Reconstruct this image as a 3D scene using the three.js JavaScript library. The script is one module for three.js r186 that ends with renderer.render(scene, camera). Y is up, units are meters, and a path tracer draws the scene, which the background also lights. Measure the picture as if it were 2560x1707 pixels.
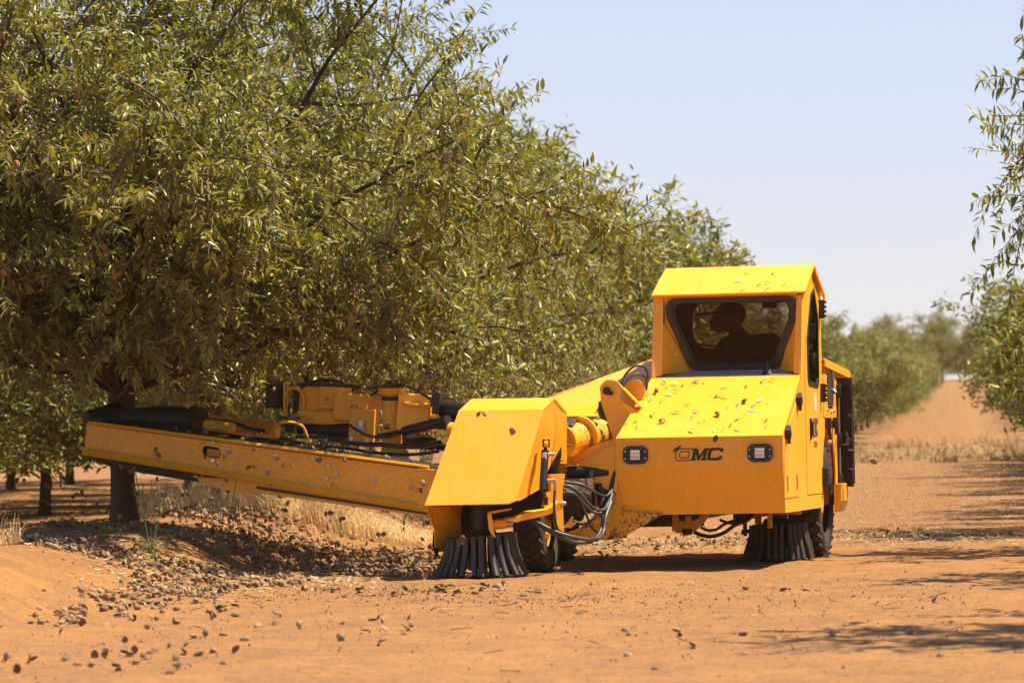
import * as THREE from 'three';
import { mergeGeometries } from 'three/addons/utils/BufferGeometryUtils.js';
import { RoundedBoxGeometry } from 'three/addons/geometries/RoundedBoxGeometry.js';
import { MarchingCubes } from 'three/addons/objects/MarchingCubes.js';

// ---------- camera, sky, sun, exposure ----------
const scene = new THREE.Scene();
const camera = new THREE.PerspectiveCamera(9.757, 1.5, 0.5, 3000);
camera.position.set(0, 1.33, 0);
camera.rotation.order = 'YXZ';
camera.rotation.set(0.019047, 0, -0.0195);
camera.focus = 34.6;
camera.userData.fStop = 3.6;
const EXPOSURE = 2.05, SUN = 5.0;
const skyTex = (() => {
  const w = 256, h = 512, data = new Float32Array(w * h * 4);
  const stops = [[-90, .17, .11, .06], [-3, .2, .14, .09], [0, .425, .415, .405], [1.5, .405, .408, .425], [3.5, .36, .388, .45], [6.5, .30, .358, .47], [15, .20, .28, .44], [40, .105, .175, .34], [90, .065, .125, .28]];
  for (let j = 0; j < h; j++) {
    const el = (j + .5) / h * 180 - 90;
    let k = 0; while (k < stops.length - 2 && el > stops[k + 1][0]) k++;
    const a = stops[k], b = stops[k + 1]; let t = Math.min(1, Math.max(0, (el - a[0]) / (b[0] - a[0]))); 
    for (let i = 0; i < w; i++) { const o = (j * w + i) * 4; for (let c = 0; c < 3; c++) data[o + c] = a[c + 1] + (b[c + 1] - a[c + 1]) * t; data[o + 3] = 1; }
  }
  const t = new THREE.DataTexture(data, w, h, THREE.RGBAFormat, THREE.FloatType);
  t.mapping = THREE.EquirectangularReflectionMapping; t.magFilter = t.minFilter = THREE.LinearFilter; t.needsUpdate = true;
  return t;
})();
scene.background = skyTex; scene.environment = skyTex;
const sun = new THREE.DirectionalLight(new THREE.Color().setRGB(1, .87, .64), SUN);
sun.position.set(-1 + 25.2, 50, -36 - 3.1); sun.target.position.set(-1, 0, -36);
sun.castShadow = true; sun.shadow.mapSize.set(4096, 4096);
Object.assign(sun.shadow.camera, { left: -40, right: 40, top: 40, bottom: -40, near: 1, far: 200 });
scene.add(sun, sun.target); sun.name = 'sun';
scene.fog = new THREE.FogExp2(new THREE.Color().setRGB(.95, .70, .44), 0.0002);

const renderer = new THREE.WebGLRenderer({ antialias: true });
renderer.setSize(1024, 682);
renderer.toneMapping = THREE.LinearToneMapping;
renderer.toneMappingExposure = EXPOSURE;
renderer.shadowMap.enabled = true;

// ---------- helpers ----------
const V = (a) => new THREE.Vector3(a[0], a[1], a[2]);
function rng(seed) { let s = seed >>> 0; return () => { s = (s + 0x6D2B79F5) >>> 0; let t = s; t = Math.imul(t ^ (t >>> 15), t | 1); t ^= t + Math.imul(t ^ (t >>> 7), t | 61); return ((t ^ (t >>> 14)) >>> 0) / 4294967296; }; }
const taken = {};
const numbered = (n) => { const k = taken[n] = (taken[n] ?? -1) + 1; return k ? `${n}_${String(k).padStart(3, '0')}` : n; };
function shade(o) { o.traverse((c) => { if (c.isMesh) { c.castShadow = true; c.receiveShadow = true; } }); return o; }
function tag(o, label, category, group, kind) { if (label) o.userData.label = label; if (category) o.userData.category = category; if (group) o.userData.group = group; if (kind) o.userData.kind = kind; return o; }
function thing(name, label, category, pos = [0, 0, 0], group) { const o = new THREE.Group(); o.name = numbered(name); o.position.set(...pos); tag(o, label, category, group); scene.add(o); return o; }
function part(parent, name, geo, mat, label) {
  const m = new THREE.Mesh(Array.isArray(geo) ? merge(geo) : geo, mat); m.name = name; m.castShadow = m.receiveShadow = true;
  if (label) m.userData.label = label; parent.add(m); return m;
}
function merge(list) {
  const gs = list.map((g) => { const k = g.index ? g.toNonIndexed() : g; for (const n of Object.keys(k.attributes)) if (!['position', 'normal', 'uv'].includes(n)) k.deleteAttribute(n); if (!k.attributes.uv) k.setAttribute('uv', new THREE.BufferAttribute(new Float32Array(k.attributes.position.count * 2), 2)); return k; });
  return gs.length === 1 ? gs[0] : mergeGeometries(gs);
}
function newell(p) { const n = new THREE.Vector3(); for (let i = 0; i < p.length; i++) { const a = p[i], b = p[(i + 1) % p.length]; n.x += (a.y - b.y) * (a.z + b.z); n.y += (a.z - b.z) * (a.x + b.x); n.z += (a.x - b.x) * (a.y + b.y); } return n.normalize(); }
// faces: planar polygons (outer ring, or {ring, holes}) in any order of winding; flat shaded, uv in metres
function faces(list) {
  const pos = [], nor = [], uv = [];
  for (const f of list) {
    const ring = (f.ring || f).map((q) => q.isVector3 ? q : V(q)), holes = (f.holes || []).map((h) => h.map((q) => q.isVector3 ? q : V(q)));
    const n = newell(ring), t = Math.abs(n.y) > .9 ? new THREE.Vector3(1, 0, 0) : new THREE.Vector3(0, 1, 0).cross(n).normalize(), b = n.clone().cross(t).normalize(); t.copy(b.clone().cross(n));
    const to2 = (q) => new THREE.Vector2(q.dot(t), q.dot(b));
    const all = [ring, ...holes].flat(), tri = THREE.ShapeUtils.triangulateShape(ring.map(to2), holes.map((h) => h.map(to2)));
    for (const [i, j, k] of tri) for (const q of [all[i], all[j], all[k]]) { pos.push(q.x, q.y, q.z); nor.push(n.x, n.y, n.z); uv.push(q.dot(t), q.dot(b)); }
  }
  const g = new THREE.BufferGeometry();
  g.setAttribute('position', new THREE.Float32BufferAttribute(pos, 3)); g.setAttribute('normal', new THREE.Float32BufferAttribute(nor, 3)); g.setAttribute('uv', new THREE.Float32BufferAttribute(uv, 2));
  return g;
}
// a sheet of thickness t behind the polygon (anticlockwise seen from its outside)
function plate(ring, t = .012, holes = []) {
  const R = ring.map(V), Hs = holes.map((h) => h.map(V)), n = newell(R), off = n.clone().multiplyScalar(-t), back = (r) => r.map((q) => q.clone().add(off));
  const out = [{ ring: R, holes: Hs }, { ring: back(R).reverse(), holes: Hs.map((h) => back(h).reverse()) }];
  for (const r of [R, ...Hs]) { const bk = back(r); for (let i = 0; i < r.length; i++) { const j = (i + 1) % r.length; out.push([r[i], bk[i], bk[j], r[j]]); } }
  return faces(out);
}
function box(c, s, rot, rad = .006) { const g = rad ? new RoundedBoxGeometry(s[0], s[1], s[2], 1, Math.min(rad, ...s.map((k) => k * .45))) : new THREE.BoxGeometry(...s); if (rot) g.applyMatrix4(new THREE.Matrix4().makeRotationFromEuler(new THREE.Euler(...rot))); g.translate(...c); return g; }
function rod(a, b, r0, r1 = r0, seg = 14) { const A = V(a), B = V(b), d = B.clone().sub(A), L = d.length(); const g = new THREE.CylinderGeometry(r1, r0, L, seg, 1); g.translate(0, L / 2, 0); g.applyQuaternion(new THREE.Quaternion().setFromUnitVectors(new THREE.Vector3(0, 1, 0), d.normalize())); g.translate(A.x, A.y, A.z); return g; }
function hose(pts, r, seg = 24, rad = 7) { return new THREE.TubeGeometry(new THREE.CatmullRomCurve3(pts.map(V)), seg, r, rad, false); }
function bolt(p, n, r = .012, h = .01) { const a = V(p), d = V(n).normalize(); return rod(p, a.clone().addScaledVector(d, h).toArray(), r, r * .9, 6); }
function lens2(list, s) { return list; }

// ---------- tiling noise and textures ----------
function tileNoise(size, cells, seed) {
  const R = rng(seed), g = new Float32Array(cells * cells).map(() => R()), out = new Float32Array(size * size), sm = (t) => t * t * (3 - 2 * t);
  for (let y = 0; y < size; y++) { const fy = y / size * cells, y0 = Math.floor(fy), ty = sm(fy - y0), a = (y0 % cells) * cells, b = ((y0 + 1) % cells) * cells;
    for (let x = 0; x < size; x++) { const fx = x / size * cells, x0 = Math.floor(fx), tx = sm(fx - x0), i = x0 % cells, j = (x0 + 1) % cells;
      const p = g[a + i] + (g[a + j] - g[a + i]) * tx, q = g[b + i] + (g[b + j] - g[b + i]) * tx; out[y * size + x] = p + (q - p) * ty; } }
  return out;
}
function fbm(size, seed, octs) { const out = new Float32Array(size * size); let sum = 0; for (const [c, w] of octs) { const n = tileNoise(size, c, seed++); sum += w; for (let i = 0; i < out.length; i++) out[i] += n[i] * w; } for (let i = 0; i < out.length; i++) out[i] /= sum; return out; }
function tex(size, fn, srgb = true, repeat = [1, 1]) {
  const d = new Uint8Array(size * size * 4);
  for (let i = 0; i < size * size; i++) { const c = fn(i, i % size, Math.floor(i / size)); for (let k = 0; k < 3; k++) { let v = Math.min(1, Math.max(0, c[k])); if (srgb) v = v <= .0031308 ? v * 12.92 : 1.055 * Math.pow(v, 1 / 2.4) - .055; d[i * 4 + k] = Math.round(v * 255); } d[i * 4 + 3] = 255; }
  const t = new THREE.DataTexture(d, size, size); t.wrapS = t.wrapT = THREE.RepeatWrapping; t.magFilter = THREE.LinearFilter; t.minFilter = THREE.LinearMipmapLinearFilter; t.generateMipmaps = true; if (srgb) t.colorSpace = THREE.SRGBColorSpace; t.repeat.set(...repeat); t.needsUpdate = true; return t;
}
const C = (r, g, b) => new THREE.Color().setRGB(r, g, b);
const std = (name, c, rough = .6, metal = 0, extra = {}) => { const m = new THREE.MeshStandardMaterial({ color: C(...c), roughness: rough, metalness: metal, side: THREE.DoubleSide, ...extra }); m.name = name; return m; };

const grimeA = fbm(512, 11, [[4, 1], [16, .7], [64, .5]]), grimeB = fbm(512, 31, [[32, 1], [128, 1.2]]), grimeC = fbm(512, 47, [[150, 1], [256, .8]]), streak = (() => { const a = tileNoise(512, 64, 5), o = new Float32Array(512 * 512); for (let y = 0; y < 512; y++) for (let x = 0; x < 512; x++) { let s = 0; for (let k = 0; k < 12; k++) s += a[((y + k * 9) % 512) * 512 + x]; o[y * 512 + x] = s / 12; } return o; })();
// yellow enamel: dust film in patches, fine specks
const paintTex = tex(512, (i) => { const d = .93 + .08 * grimeA[i] - .34 * Math.max(0, streak[i] - .52), s = grimeC[i] > .80 ? .72 : 1, f = .13 * Math.max(0, Math.min(1, (grimeA[i] - .46) * 4)) * (.4 + grimeB[i]); const c = [.95 * d * s, .415 * d * s, .014 * d * s]; return [c[0] + (.70 - c[0]) * f, c[1] + (.47 - c[1]) * f, c[2] + (.20 - c[2]) * f]; }, true, [.7, .7]);
// the same enamel chipped: dark rust spots
const rustTex = tex(512, (i) => { const k = grimeB[i] * .6 + grimeA[i] * .55, d = .92 + .10 * grimeA[i]; return k > .70 ? [.05, .026, .014] : k > .66 ? [.34, .13, .02] : [.80 * d, .375 * d, .012]; }, true, [1.6, 1.6]);
// worn boom paint with soil film and scuffs
const boomTex = tex(512, (i) => { const k = .6 * grimeA[i] + .4 * streak[i], s = grimeC[i] > .76 ? .5 : grimeB[i] > .66 ? .82 : 1; return [(.92 - .16 * k) * s, (.41 - .09 * k) * s, (.012 + .008 * k) * s]; }, true, [.8, 1.3]);
const M = {
  paint: std('yellow_enamel', [1, 1, 1], .46, 0, { map: paintTex }),
  rusty: std('chipped_enamel', [1, 1, 1], .55, 0, { map: rustTex }),
  boom: std('worn_enamel', [1, 1, 1], .55, 0, { map: boomTex }),
  black: std('black_rubber', [.018, .017, .016], .55),
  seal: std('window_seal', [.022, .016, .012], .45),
  dark: std('dark_steel', [.03, .026, .022], .5, .3),
  lining: std('cab_lining', [.022, .018, .015], .85),
  steel: std('bare_steel', [.45, .42, .38], .38, .9),
  chrome: std('plated_rod', [.62, .60, .57], .18, 1),
  hose: std('hydraulic_hose', [.035, .03, .028], .42),
  greyhose: std('sleeved_hose', [.055, .048, .044], .45),
  led: std('led_reflector', [.72, .70, .66], .25, .4),
  ledglass: std('led_lens', [.55, .52, .46], .2),
  sticker: std('white_sticker', [.75, .73, .68], .5),
  greensticker: std('dark_green_print', [.016, .045, .03], .5),
  faded: std('faded_print', [.10, .09, .09], .5),
  fine: std('fine_print', [.40, .14, .02], .5),
  ink: std('black_print', [.016, .013, .012], .5),
  shelf: std('dusty_grip_tape', [.30, .25, .20], .9),
  tyre: std('tyre_rubber', [.045, .037, .031], .8),
  bristle: std('brush_bristle', [.042, .031, .024], .62),
};
const glassM = new THREE.MeshPhysicalMaterial({ color: C(.56, .51, .45), roughness: .02, transmission: 1, thickness: 0, ior: 1.5, specularIntensity: .35, side: THREE.DoubleSide }); glassM.name = 'dusty_glass';
const clearM = glassM.clone(); clearM.color = C(.9, .87, .82); clearM.name = 'rear_glass';

// ---------- terrain: an alley between two tree rows ----------
const AL = 0.1116, cA = Math.cos(AL), sA = Math.sin(AL);           // the alley runs this angle to the right of straight ahead
const uv2w = (u, v) => [v * cA + u * sA, v * sA - u * cA];
const w2uv = (x, z) => [x * sA - z * cA, x * cA + z * sA];
const sstep = (a, b, t) => { t = Math.min(1, Math.max(0, (t - a) / (b - a))); return t * t * (3 - 2 * t); };
const hn = [tileNoise(256, 16, 71), tileNoise(256, 16, 72), tileNoise(256, 64, 73)];
function sampN(n, x, y) { const fx = ((x % 1) + 1) % 1 * 256, fy = ((y % 1) + 1) % 1 * 256, i = Math.floor(fx), j = Math.floor(fy), a = fx - i, b = fy - j, i1 = (i + 1) & 255, j1 = (j + 1) & 255; return (n[j * 256 + i] * (1 - a) + n[j * 256 + i1] * a) * (1 - b) + (n[j1 * 256 + i] * (1 - a) + n[j1 * 256 + i1] * a) * b; }
const ROW_L = -7.87, ROW_R = 3.75;
function groundY(x, z) {
  const [u, v] = w2uv(x, z), n0 = sampN(hn[0], u / 23, v / 23) - .5, n1 = sampN(hn[1], u / 5.3, v / 5.3) - .5, n2 = sampN(hn[2], u / 6.1, v / 6.1) - .5;
  const wob = n0 * 1.1;
  let y = .37 * sstep(-6.1 + wob, -7.7 + wob * .6, v) * (1 - sstep(-8.6, -10.6, v)) ;
  y += .22 * sstep(2.0 + wob * .4, 3.0, v) * (1 - sstep(4.0, 5.4, v));
  const far = sstep(98, 150, u);
  y *= 1 - far;
  y += n1 * .05 * (1 - far * .5) * (.25 + .75 * sstep(-5.4, -7, v)) + n2 * .022 * (1 - far);
  y += -.012 * Math.exp(-(((v + 1.1) / .22) ** 2)) - .012 * Math.exp(-(((v + 3.0) / .22) ** 2));     // wheel tracks
  if (u > 108) y += .45 * sstep(108, 160, u) + 3.6 * sstep(140, 380, u) - 4 * sstep(380, 700, u);
  return y;
}
const soilA = fbm(1024, 101, [[6, 1], [24, .8], [96, .6], [300, .55]]), soilB = fbm(1024, 131, [[128, 1], [400, 1]]), soilC = fbm(1024, 151, [[10, 1], [40, 1]]);
const soilTex = tex(1024, (i) => { const k = .74 + .46 * soilA[i], s = soilB[i] > .70 ? .58 : soilB[i] < .27 ? 1.14 : 1, p = soilC[i] > .58 ? .88 : soilC[i] < .4 ? 1.07 : 1; return [.275 * k * s * p, .124 * k * s * p, .034 * k * s]; }, true, [1 / 3.1, 1 / 3.1]);
const soilBump = tex(1024, (i) => { const b = .45 * soilA[i] + .55 * soilB[i]; return [b, b, b]; }, false, [1 / 3.1, 1 / 3.1]);
const soilM = std('red_soil', [1, 1, 1], .95, 0, { map: soilTex, bumpMap: soilBump, bumpScale: .018 });
{
  const us = [], vs = [];
  for (let u = -30; u < 8; u += 6) us.push(u);
  for (let u = 8, k = 0; u < 900; u += Math.max(.11, u * .0042)) us.push(u);
  for (let v = -420; v < -12; v += 6 + (-v > 60 ? 20 : 0)) vs.push(v);
  for (let v = -12; v < 6; v += .12) vs.push(v);
  for (let v = 6; v < 420; v += 5 + (v > 60 ? 20 : 0)) vs.push(v);
  const nu = us.length, nv = vs.length, pos = new Float32Array(nu * nv * 3), uv = new Float32Array(nu * nv * 2), idx = [];
  for (let i = 0; i < nu; i++) for (let j = 0; j < nv; j++) { const [x, z] = uv2w(us[i], vs[j]), o = i * nv + j; pos.set([x, groundY(x, z), z], o * 3); uv.set([vs[j], us[i]], o * 2); if (i < nu - 1 && j < nv - 1) idx.push(o, o + 1, o + nv, o + 1, o + nv + 1, o + nv); }
  const g = new THREE.BufferGeometry(); g.setAttribute('position', new THREE.BufferAttribute(pos, 3)); g.setAttribute('uv', new THREE.BufferAttribute(uv, 2)); g.setIndex(idx); g.computeVertexNormals();
  const m = new THREE.Mesh(g, soilM); m.name = 'ground'; m.receiveShadow = m.castShadow = true; tag(m, 'red sandy soil of the orchard alley with raised tree rows', 'ground', null, 'structure'); scene.add(m);
}

// ---------- almond trees ----------
const barkN = fbm(256, 201, [[8, 1], [40, 1], [120, .8]]);
const barkTex = tex(256, (i) => { const k = .6 + .7 * barkN[i]; return [.085 * k, .056 * k, .038 * k]; }, true, [3, 3]);
const barkBump = tex(256, (i) => { const k = barkN[i]; return [k, k, k]; }, false, [3, 3]);
const barkM = std('almond_bark', [1, 1, 1], .9, 0, { map: barkTex, bumpMap: barkBump, bumpScale: .012 });
const twigM = std('almond_twig', [.11, .072, .042], .8);
const leafM = new THREE.MeshPhysicalMaterial({ color: C(1, 1, 1), roughness: .9, clearcoat: .42, clearcoatRoughness: .26, transmission: .40, thickness: 0, side: THREE.DoubleSide }); leafM.name = 'almond_leaf';
const hullN = fbm(256, 221, [[6, 1], [30, 1], [100, .7]]);
const hullTex = tex(256, (i) => { const k = .72 + .5 * hullN[i]; return [.27 * k, .17 * k, .095 * k]; }, true, [1, 1]);
const hullM = std('almond_hull', [1, 1, 1], .88, 0, { map: hullTex });
const freshHullM = std('hanging_almond_hull', [1.35, 1.12, 1.0], .85, 0, { map: hullTex });
const innerM = std('almond_hull_inside', [.46, .23, .10], .8);
const leafGeo = (() => {
  const p = [[0, 0, 0], [-.13, .30, .03], [.13, .30, .03], [0, .32, -.012], [-.105, .66, .02], [.105, .66, .02], [0, .66, -.03], [0, 1, -.10]];
  const t = [[0, 3, 1], [0, 2, 3], [1, 3, 6], [1, 6, 4], [3, 2, 5], [3, 5, 6], [4, 6, 7], [6, 5, 7]];
  const g = new THREE.BufferGeometry(); g.setAttribute('position', new THREE.Float32BufferAttribute(p.flat(), 3)); g.setIndex(t.flat()); g.computeVertexNormals(); return g;
})();
const clumpGeo = (() => { // a few leaves of a distant spray
  const R = rng(909), gs = [];
  for (let k = 0; k < 7; k++) { const g = leafGeo.toNonIndexed(); g.scale(1.1, 1, 1); g.applyMatrix4(new THREE.Matrix4().makeRotationFromEuler(new THREE.Euler(R() * 6.3, R() * 6.3, R() * 6.3))); g.translate((R() - .5) * 1.5, (R() - .5) * 1.5, (R() - .5) * 1.5); g.deleteAttribute('uv'); gs.push(g); }
  return mergeGeometries(gs);
})();
function limbGeo(pts, rad, sides) { // tapered tube along a polyline
  const n = pts.length, pos = [], uv = [], idx = [], up = new THREE.Vector3(.31, .2, .93).normalize(); let len = 0;
  for (let i = 0; i < n; i++) {
    const d = pts[Math.min(n - 1, i + 1)].clone().sub(pts[Math.max(0, i - 1)]).normalize(), a = up.clone().cross(d).normalize(), b = d.clone().cross(a);
    if (i) len += pts[i].distanceTo(pts[i - 1]);
    for (let k = 0; k <= sides; k++) { const t = k / sides * Math.PI * 2, c = Math.cos(t) * rad[i], s = Math.sin(t) * rad[i]; pos.push(pts[i].x + a.x * c + b.x * s, pts[i].y + a.y * c + b.y * s, pts[i].z + a.z * c + b.z * s); uv.push(k / sides, len); }
  }
  const w = sides + 1;
  for (let i = 0; i < n - 1; i++) for (let k = 0; k < sides; k++) { const o = i * w + k; idx.push(o, o + 1, o + w, o + 1, o + w + 1, o + w); }
  const g = new THREE.BufferGeometry(); g.setAttribute('position', new THREE.Float32BufferAttribute(pos, 3)); g.setAttribute('uv', new THREE.Float32BufferAttribute(uv, 2)); g.setIndex(idx); g.computeVertexNormals(); return g;
}
const nrm3 = (R) => new THREE.Vector3(R() - .5, R() - .5, R() - .5).normalize();
function growPath(R, start, dir, len, steps, { bend = .18, droop = 0, rise = 0 }) {
  const pts = [start.clone()], d = dir.clone().normalize(), st = len / steps;
  for (let i = 0; i < steps; i++) { d.addScaledVector(nrm3(R), bend); d.y += rise - droop * (i / steps); d.normalize(); pts.push(pts[i].clone().addScaledVector(d, st)); }
  return pts;
}
const onPath = (pts, t) => { const f = Math.min(pts.length - 1.001, t * (pts.length - 1)), i = Math.floor(f); return [pts[i].clone().lerp(pts[i + 1], f - i), pts[i + 1].clone().sub(pts[i]).normalize()]; };
const UPV = new THREE.Vector3(0, 1, 0);
function leafMatrix(R, p, d, size) {
  const n = new THREE.Vector3(R() - .5, .55 + R() * .5, R() - .5).addScaledVector(d, -1).normalize(), s = d.clone().cross(n).normalize(); n.copy(s).cross(d).normalize();
  const L = size * (.7 + R() * .6), W = L * (.85 + R() * .4);
  return new THREE.Matrix4().makeBasis(s.multiplyScalar(W), d.clone().multiplyScalar(L), n.multiplyScalar(W)).setPosition(p);
}
// o: crown height H, reach, fork height, number of limbs, branches and shoots, leaf spacing and size
function growTree(seed, o) {
  const R = rng(seed), out = { limbs: [], twigs: [], leaves: [], nuts: [] };
  const lean = new THREE.Vector3((R() - .5) * .08, 1, (R() - .5) * .08);
  const tp = []; for (let i = 0; i <= 6; i++) tp.push(lean.clone().multiplyScalar(o.fork * i / 6).add(new THREE.Vector3((R() - .5) * .02, i ? 0 : -.12, (R() - .5) * .02)));
  out.trunk = limbGeo(tp, tp.map((_, i) => o.rad * (i === 0 ? 1.5 : i === 1 ? 1.12 : i === 6 ? 1.12 : 1)), 12);
  const fork = tp[6];
  const shoots = [];
  const addLimb = (az, el, len, r0, start = fork, lvl = 0) => {
    const d = new THREE.Vector3(Math.cos(az) * Math.cos(el), Math.sin(el), Math.sin(az) * Math.cos(el));
    const pts = growPath(R, start.clone().addScaledVector(d, -.1), d, len, 9, { bend: .13, rise: el < .5 ? .05 : 0, droop: el > 1 ? .0 : .10 });
    const rad = pts.map((_, i) => r0 * (1 - .85 * i / 9));
    out.limbs.push([limbGeo(pts, rad, 7), r0]);
    const nb = Math.round(o.branches * len / 3.6);
    for (let b = 0; b < nb; b++) {
      const t = .16 + .84 * (b + R()) / nb, [p, dd] = onPath(pts, t), side = nrm3(R).cross(dd).normalize();
      const bd = dd.clone().multiplyScalar(.55).addScaledVector(side, .9); bd.y += (R() - .35) * .5; bd.normalize();
      const L = (1.0 + R() * 1.0) * (1.15 - .5 * t) * o.bl, bp = growPath(R, p, bd, L, 5, { bend: .20, droop: .10 + R() * .14 });
      out.twigs.push(limbGeo(bp, bp.map((_, i) => r0 * .26 * (1 - .75 * i / 5) + .004), o.low ? 3 : 5));
      shoots.push([bp, .2]);
    }
    shoots.push([pts.slice(5), .0]);
  };
  for (const [az, el, len] of o.limbs(R)) addLimb(az, el, len, o.rad * (.42 + R() * .16));
  const end = (bp, from) => {
    const n = Math.max(3, Math.round(o.shoots * (.7 + R() * .6)));
    for (let k = 0; k < n; k++) {
      const t = from + (1 - from) * (k + R() * .9) / n, [p, dd] = onPath(bp, Math.min(1, t)), side = nrm3(R).cross(dd).normalize();
      const sd = dd.clone().multiplyScalar(.5).addScaledVector(side, .9); sd.y += (R() - .35) * .4; sd.normalize();
      const L = o.sl * (.55 + R() * .9), sp = growPath(R, p, k === n - 1 ? dd : sd, L, 4, { bend: .16, droop: .03 + R() * .20 });
      if (!o.low) out.twigs.push(limbGeo([sp[0], sp[2], sp[4]], [.006, .004, .002], 3));
      const nl = Math.max(2, Math.round(L / o.gap));
      for (let q = 0; q < nl; q++) {
        const [lp, ld] = onPath(sp, (q + .5) / nl), s2 = nrm3(R).cross(ld).normalize(), d = ld.clone().multiplyScalar(.45).addScaledVector(s2, .85); d.y -= R() * .38; d.normalize();
        out.leaves.push(leafMatrix(R, lp, d, o.leaf));
      }
      if (R() < o.nuts) { const [np] = onPath(sp, R() * .6); const c = 1 + Math.floor(R() * 3.2); for (let q = 0; q < c; q++) out.nuts.push([np.clone().add(nrm3(R).multiplyScalar(.028)).add(new THREE.Vector3(0, -.03, 0)), R() * 6.3, R()]); }
    }
  };
  for (const [bp, from] of shoots) end(bp, from);
  return out;
}
const limbSet = (n, lenK, lows = 2, tops = 2) => (R) => {
  const a = []; const o = R() * 6.28;
  for (let i = 0; i < n; i++) a.push([o + i / n * 6.283 + (R() - .5) * .4, .55 + R() * .35, (3.4 + R() * .9) * lenK]);
  for (let i = 0; i < lows; i++) a.push([o + (i + .5) / lows * 6.283 + (R() - .5) * .5, .12 + R() * .22, (2.6 + R() * .7) * lenK]);
  for (let i = 0; i < tops; i++) a.push([o + i * 2.4 + R(), 1.15 + R() * .3, (3.9 + R() * .7) * lenK]);
  return a;
};
function crownMesh(leaves, geo, mat, seed, name = 'crown') {
  const m = new THREE.InstancedMesh(geo, mat, leaves.length), R = rng(seed), c = new THREE.Color();
  for (let i = 0; i < leaves.length; i++) {
    m.setMatrixAt(i, leaves[i]); const k = .65 + R() * .7, q = R();
    if (q < .02) c.setRGB(.42 * k, .26 * k, .04 * k); else if (q < .40) c.setRGB(.29 * k, .27 * k, .010 * k); else c.setRGB(.165 * k, .182 * k, .008 * k);
    m.setColorAt(i, c);
  }
  m.name = name; m.castShadow = m.receiveShadow = true; m.userData.kind = 'stuff'; return m;
}
function plantTree(data, name, label, group, geo, seed) {
  const t = thing(name, label, 'tree', [0, 0, 0], group);
  part(t, 'trunk', data.trunk, barkM);
  if (geo === clumpGeo) { data.twigs.push(...data.limbs.map((l) => l[0])); data.limbs = []; }
  for (const [g, r] of data.limbs) part(t, 'limb', g, barkM);
  if (data.twigs.length) { const b = part(t, 'branches', mergeGeometries(data.twigs), twigM); b.userData.kind = 'stuff'; }
  t.add(crownMesh(data.leaves, geo, leafM, seed));
  return t;
}
// almond in its hull, unit length about 1 (long axis y): flattened, pointed, the two halves of the hull hinged at the stalk end
function almondGeo(open, seed, halves = [1, -1]) {
  const R = rng(seed), gs = [];
  for (const sgn of halves) {
    const g = new THREE.SphereGeometry(.5, 8, 7, sgn > 0 ? 0 : Math.PI, Math.PI); const p = g.attributes.position;
    for (let i = 0; i < p.count; i++) { const y = p.getY(i), k = (.84 - .42 * Math.max(0, y) - .25 * y * y); p.setXYZ(i, p.getX(i) * k * .92 + Math.sin(y * 8 + seed) * .02, y + .5, p.getZ(i) * k * .66 * (1 + .12 * Math.sin(p.getX(i) * 9 + seed))); }
    g.computeVertexNormals(); g.rotateX(sgn * open); g.translate(0, -.5, 0); gs.push(g);
  }
  return gs;
}
const nutGeos = [
  [merge(almondGeo(.03, 1)), null],
  [merge(almondGeo(.30, 2)), merge([new THREE.SphereGeometry(.34, 7, 5).scale(.62, 1.1, .40)])],
  [merge(almondGeo(.62, 3)), null],
  [merge(almondGeo(.1, 4, [1])), null],
  [merge(almondGeo(.95, 6)), null],
];
const hullTones = [[1, 1, 1], [.72, .68, .66], [1.25, 1.2, 1.12], [.9, .8, .7]].map((c) => { const m = hullM.clone(); m.color = C(...c); return m; });
// --- the tree in the clamp ---
const TREE1 = [-3.727, 0.361, -38.025];
const lodA = { fork: 1.28, rad: .118, branches: 12, bl: 1.05, shoots: 12, sl: .55, gap: .021, leaf: .108, nuts: .10, limbs: (R) => [...limbSet(6, 1.06, 4, 4)(R), [.3, .60, 4.8], [.75, .62, 5.2], [1.15, .62, 5.2], [1.6, .65, 5.0], [2.1, .6, 4.6], [.55, .95, 5.0], [1.3, .95, 5.0], [1.75, .78, 5.6], [2.3, .8, 5.2], [2.75, .7, 4.8], [1.4, .78, 5.7]] };
const t1data = growTree(4242, lodA);
{ // the clamp and years of pruning keep the underside of this crown clear of the ground
  const R = rng(31), cut = (p) => p.y > (Math.abs(p.x - .05) < .5 ? 1.4 : p.z > 1 ? 1.22 : 1.12) + .28 * Math.sin(p.x * 2.1 + 1) * Math.sin(p.z * 1.7) + R() * .25;
  t1data.leaves = t1data.leaves.filter((m) => cut(new THREE.Vector3().setFromMatrixPosition(m)));
  t1data.nuts = t1data.nuts.filter((n) => cut(n[0]));
  t1data.twigs = t1data.twigs.filter((g) => { g.computeBoundingBox(); return g.boundingBox.min.y > 1.25; });
}
const camAt = new THREE.Vector3(-TREE1[0], 1.33 - TREE1[1], -TREE1[2]);
let almondTree;
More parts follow.
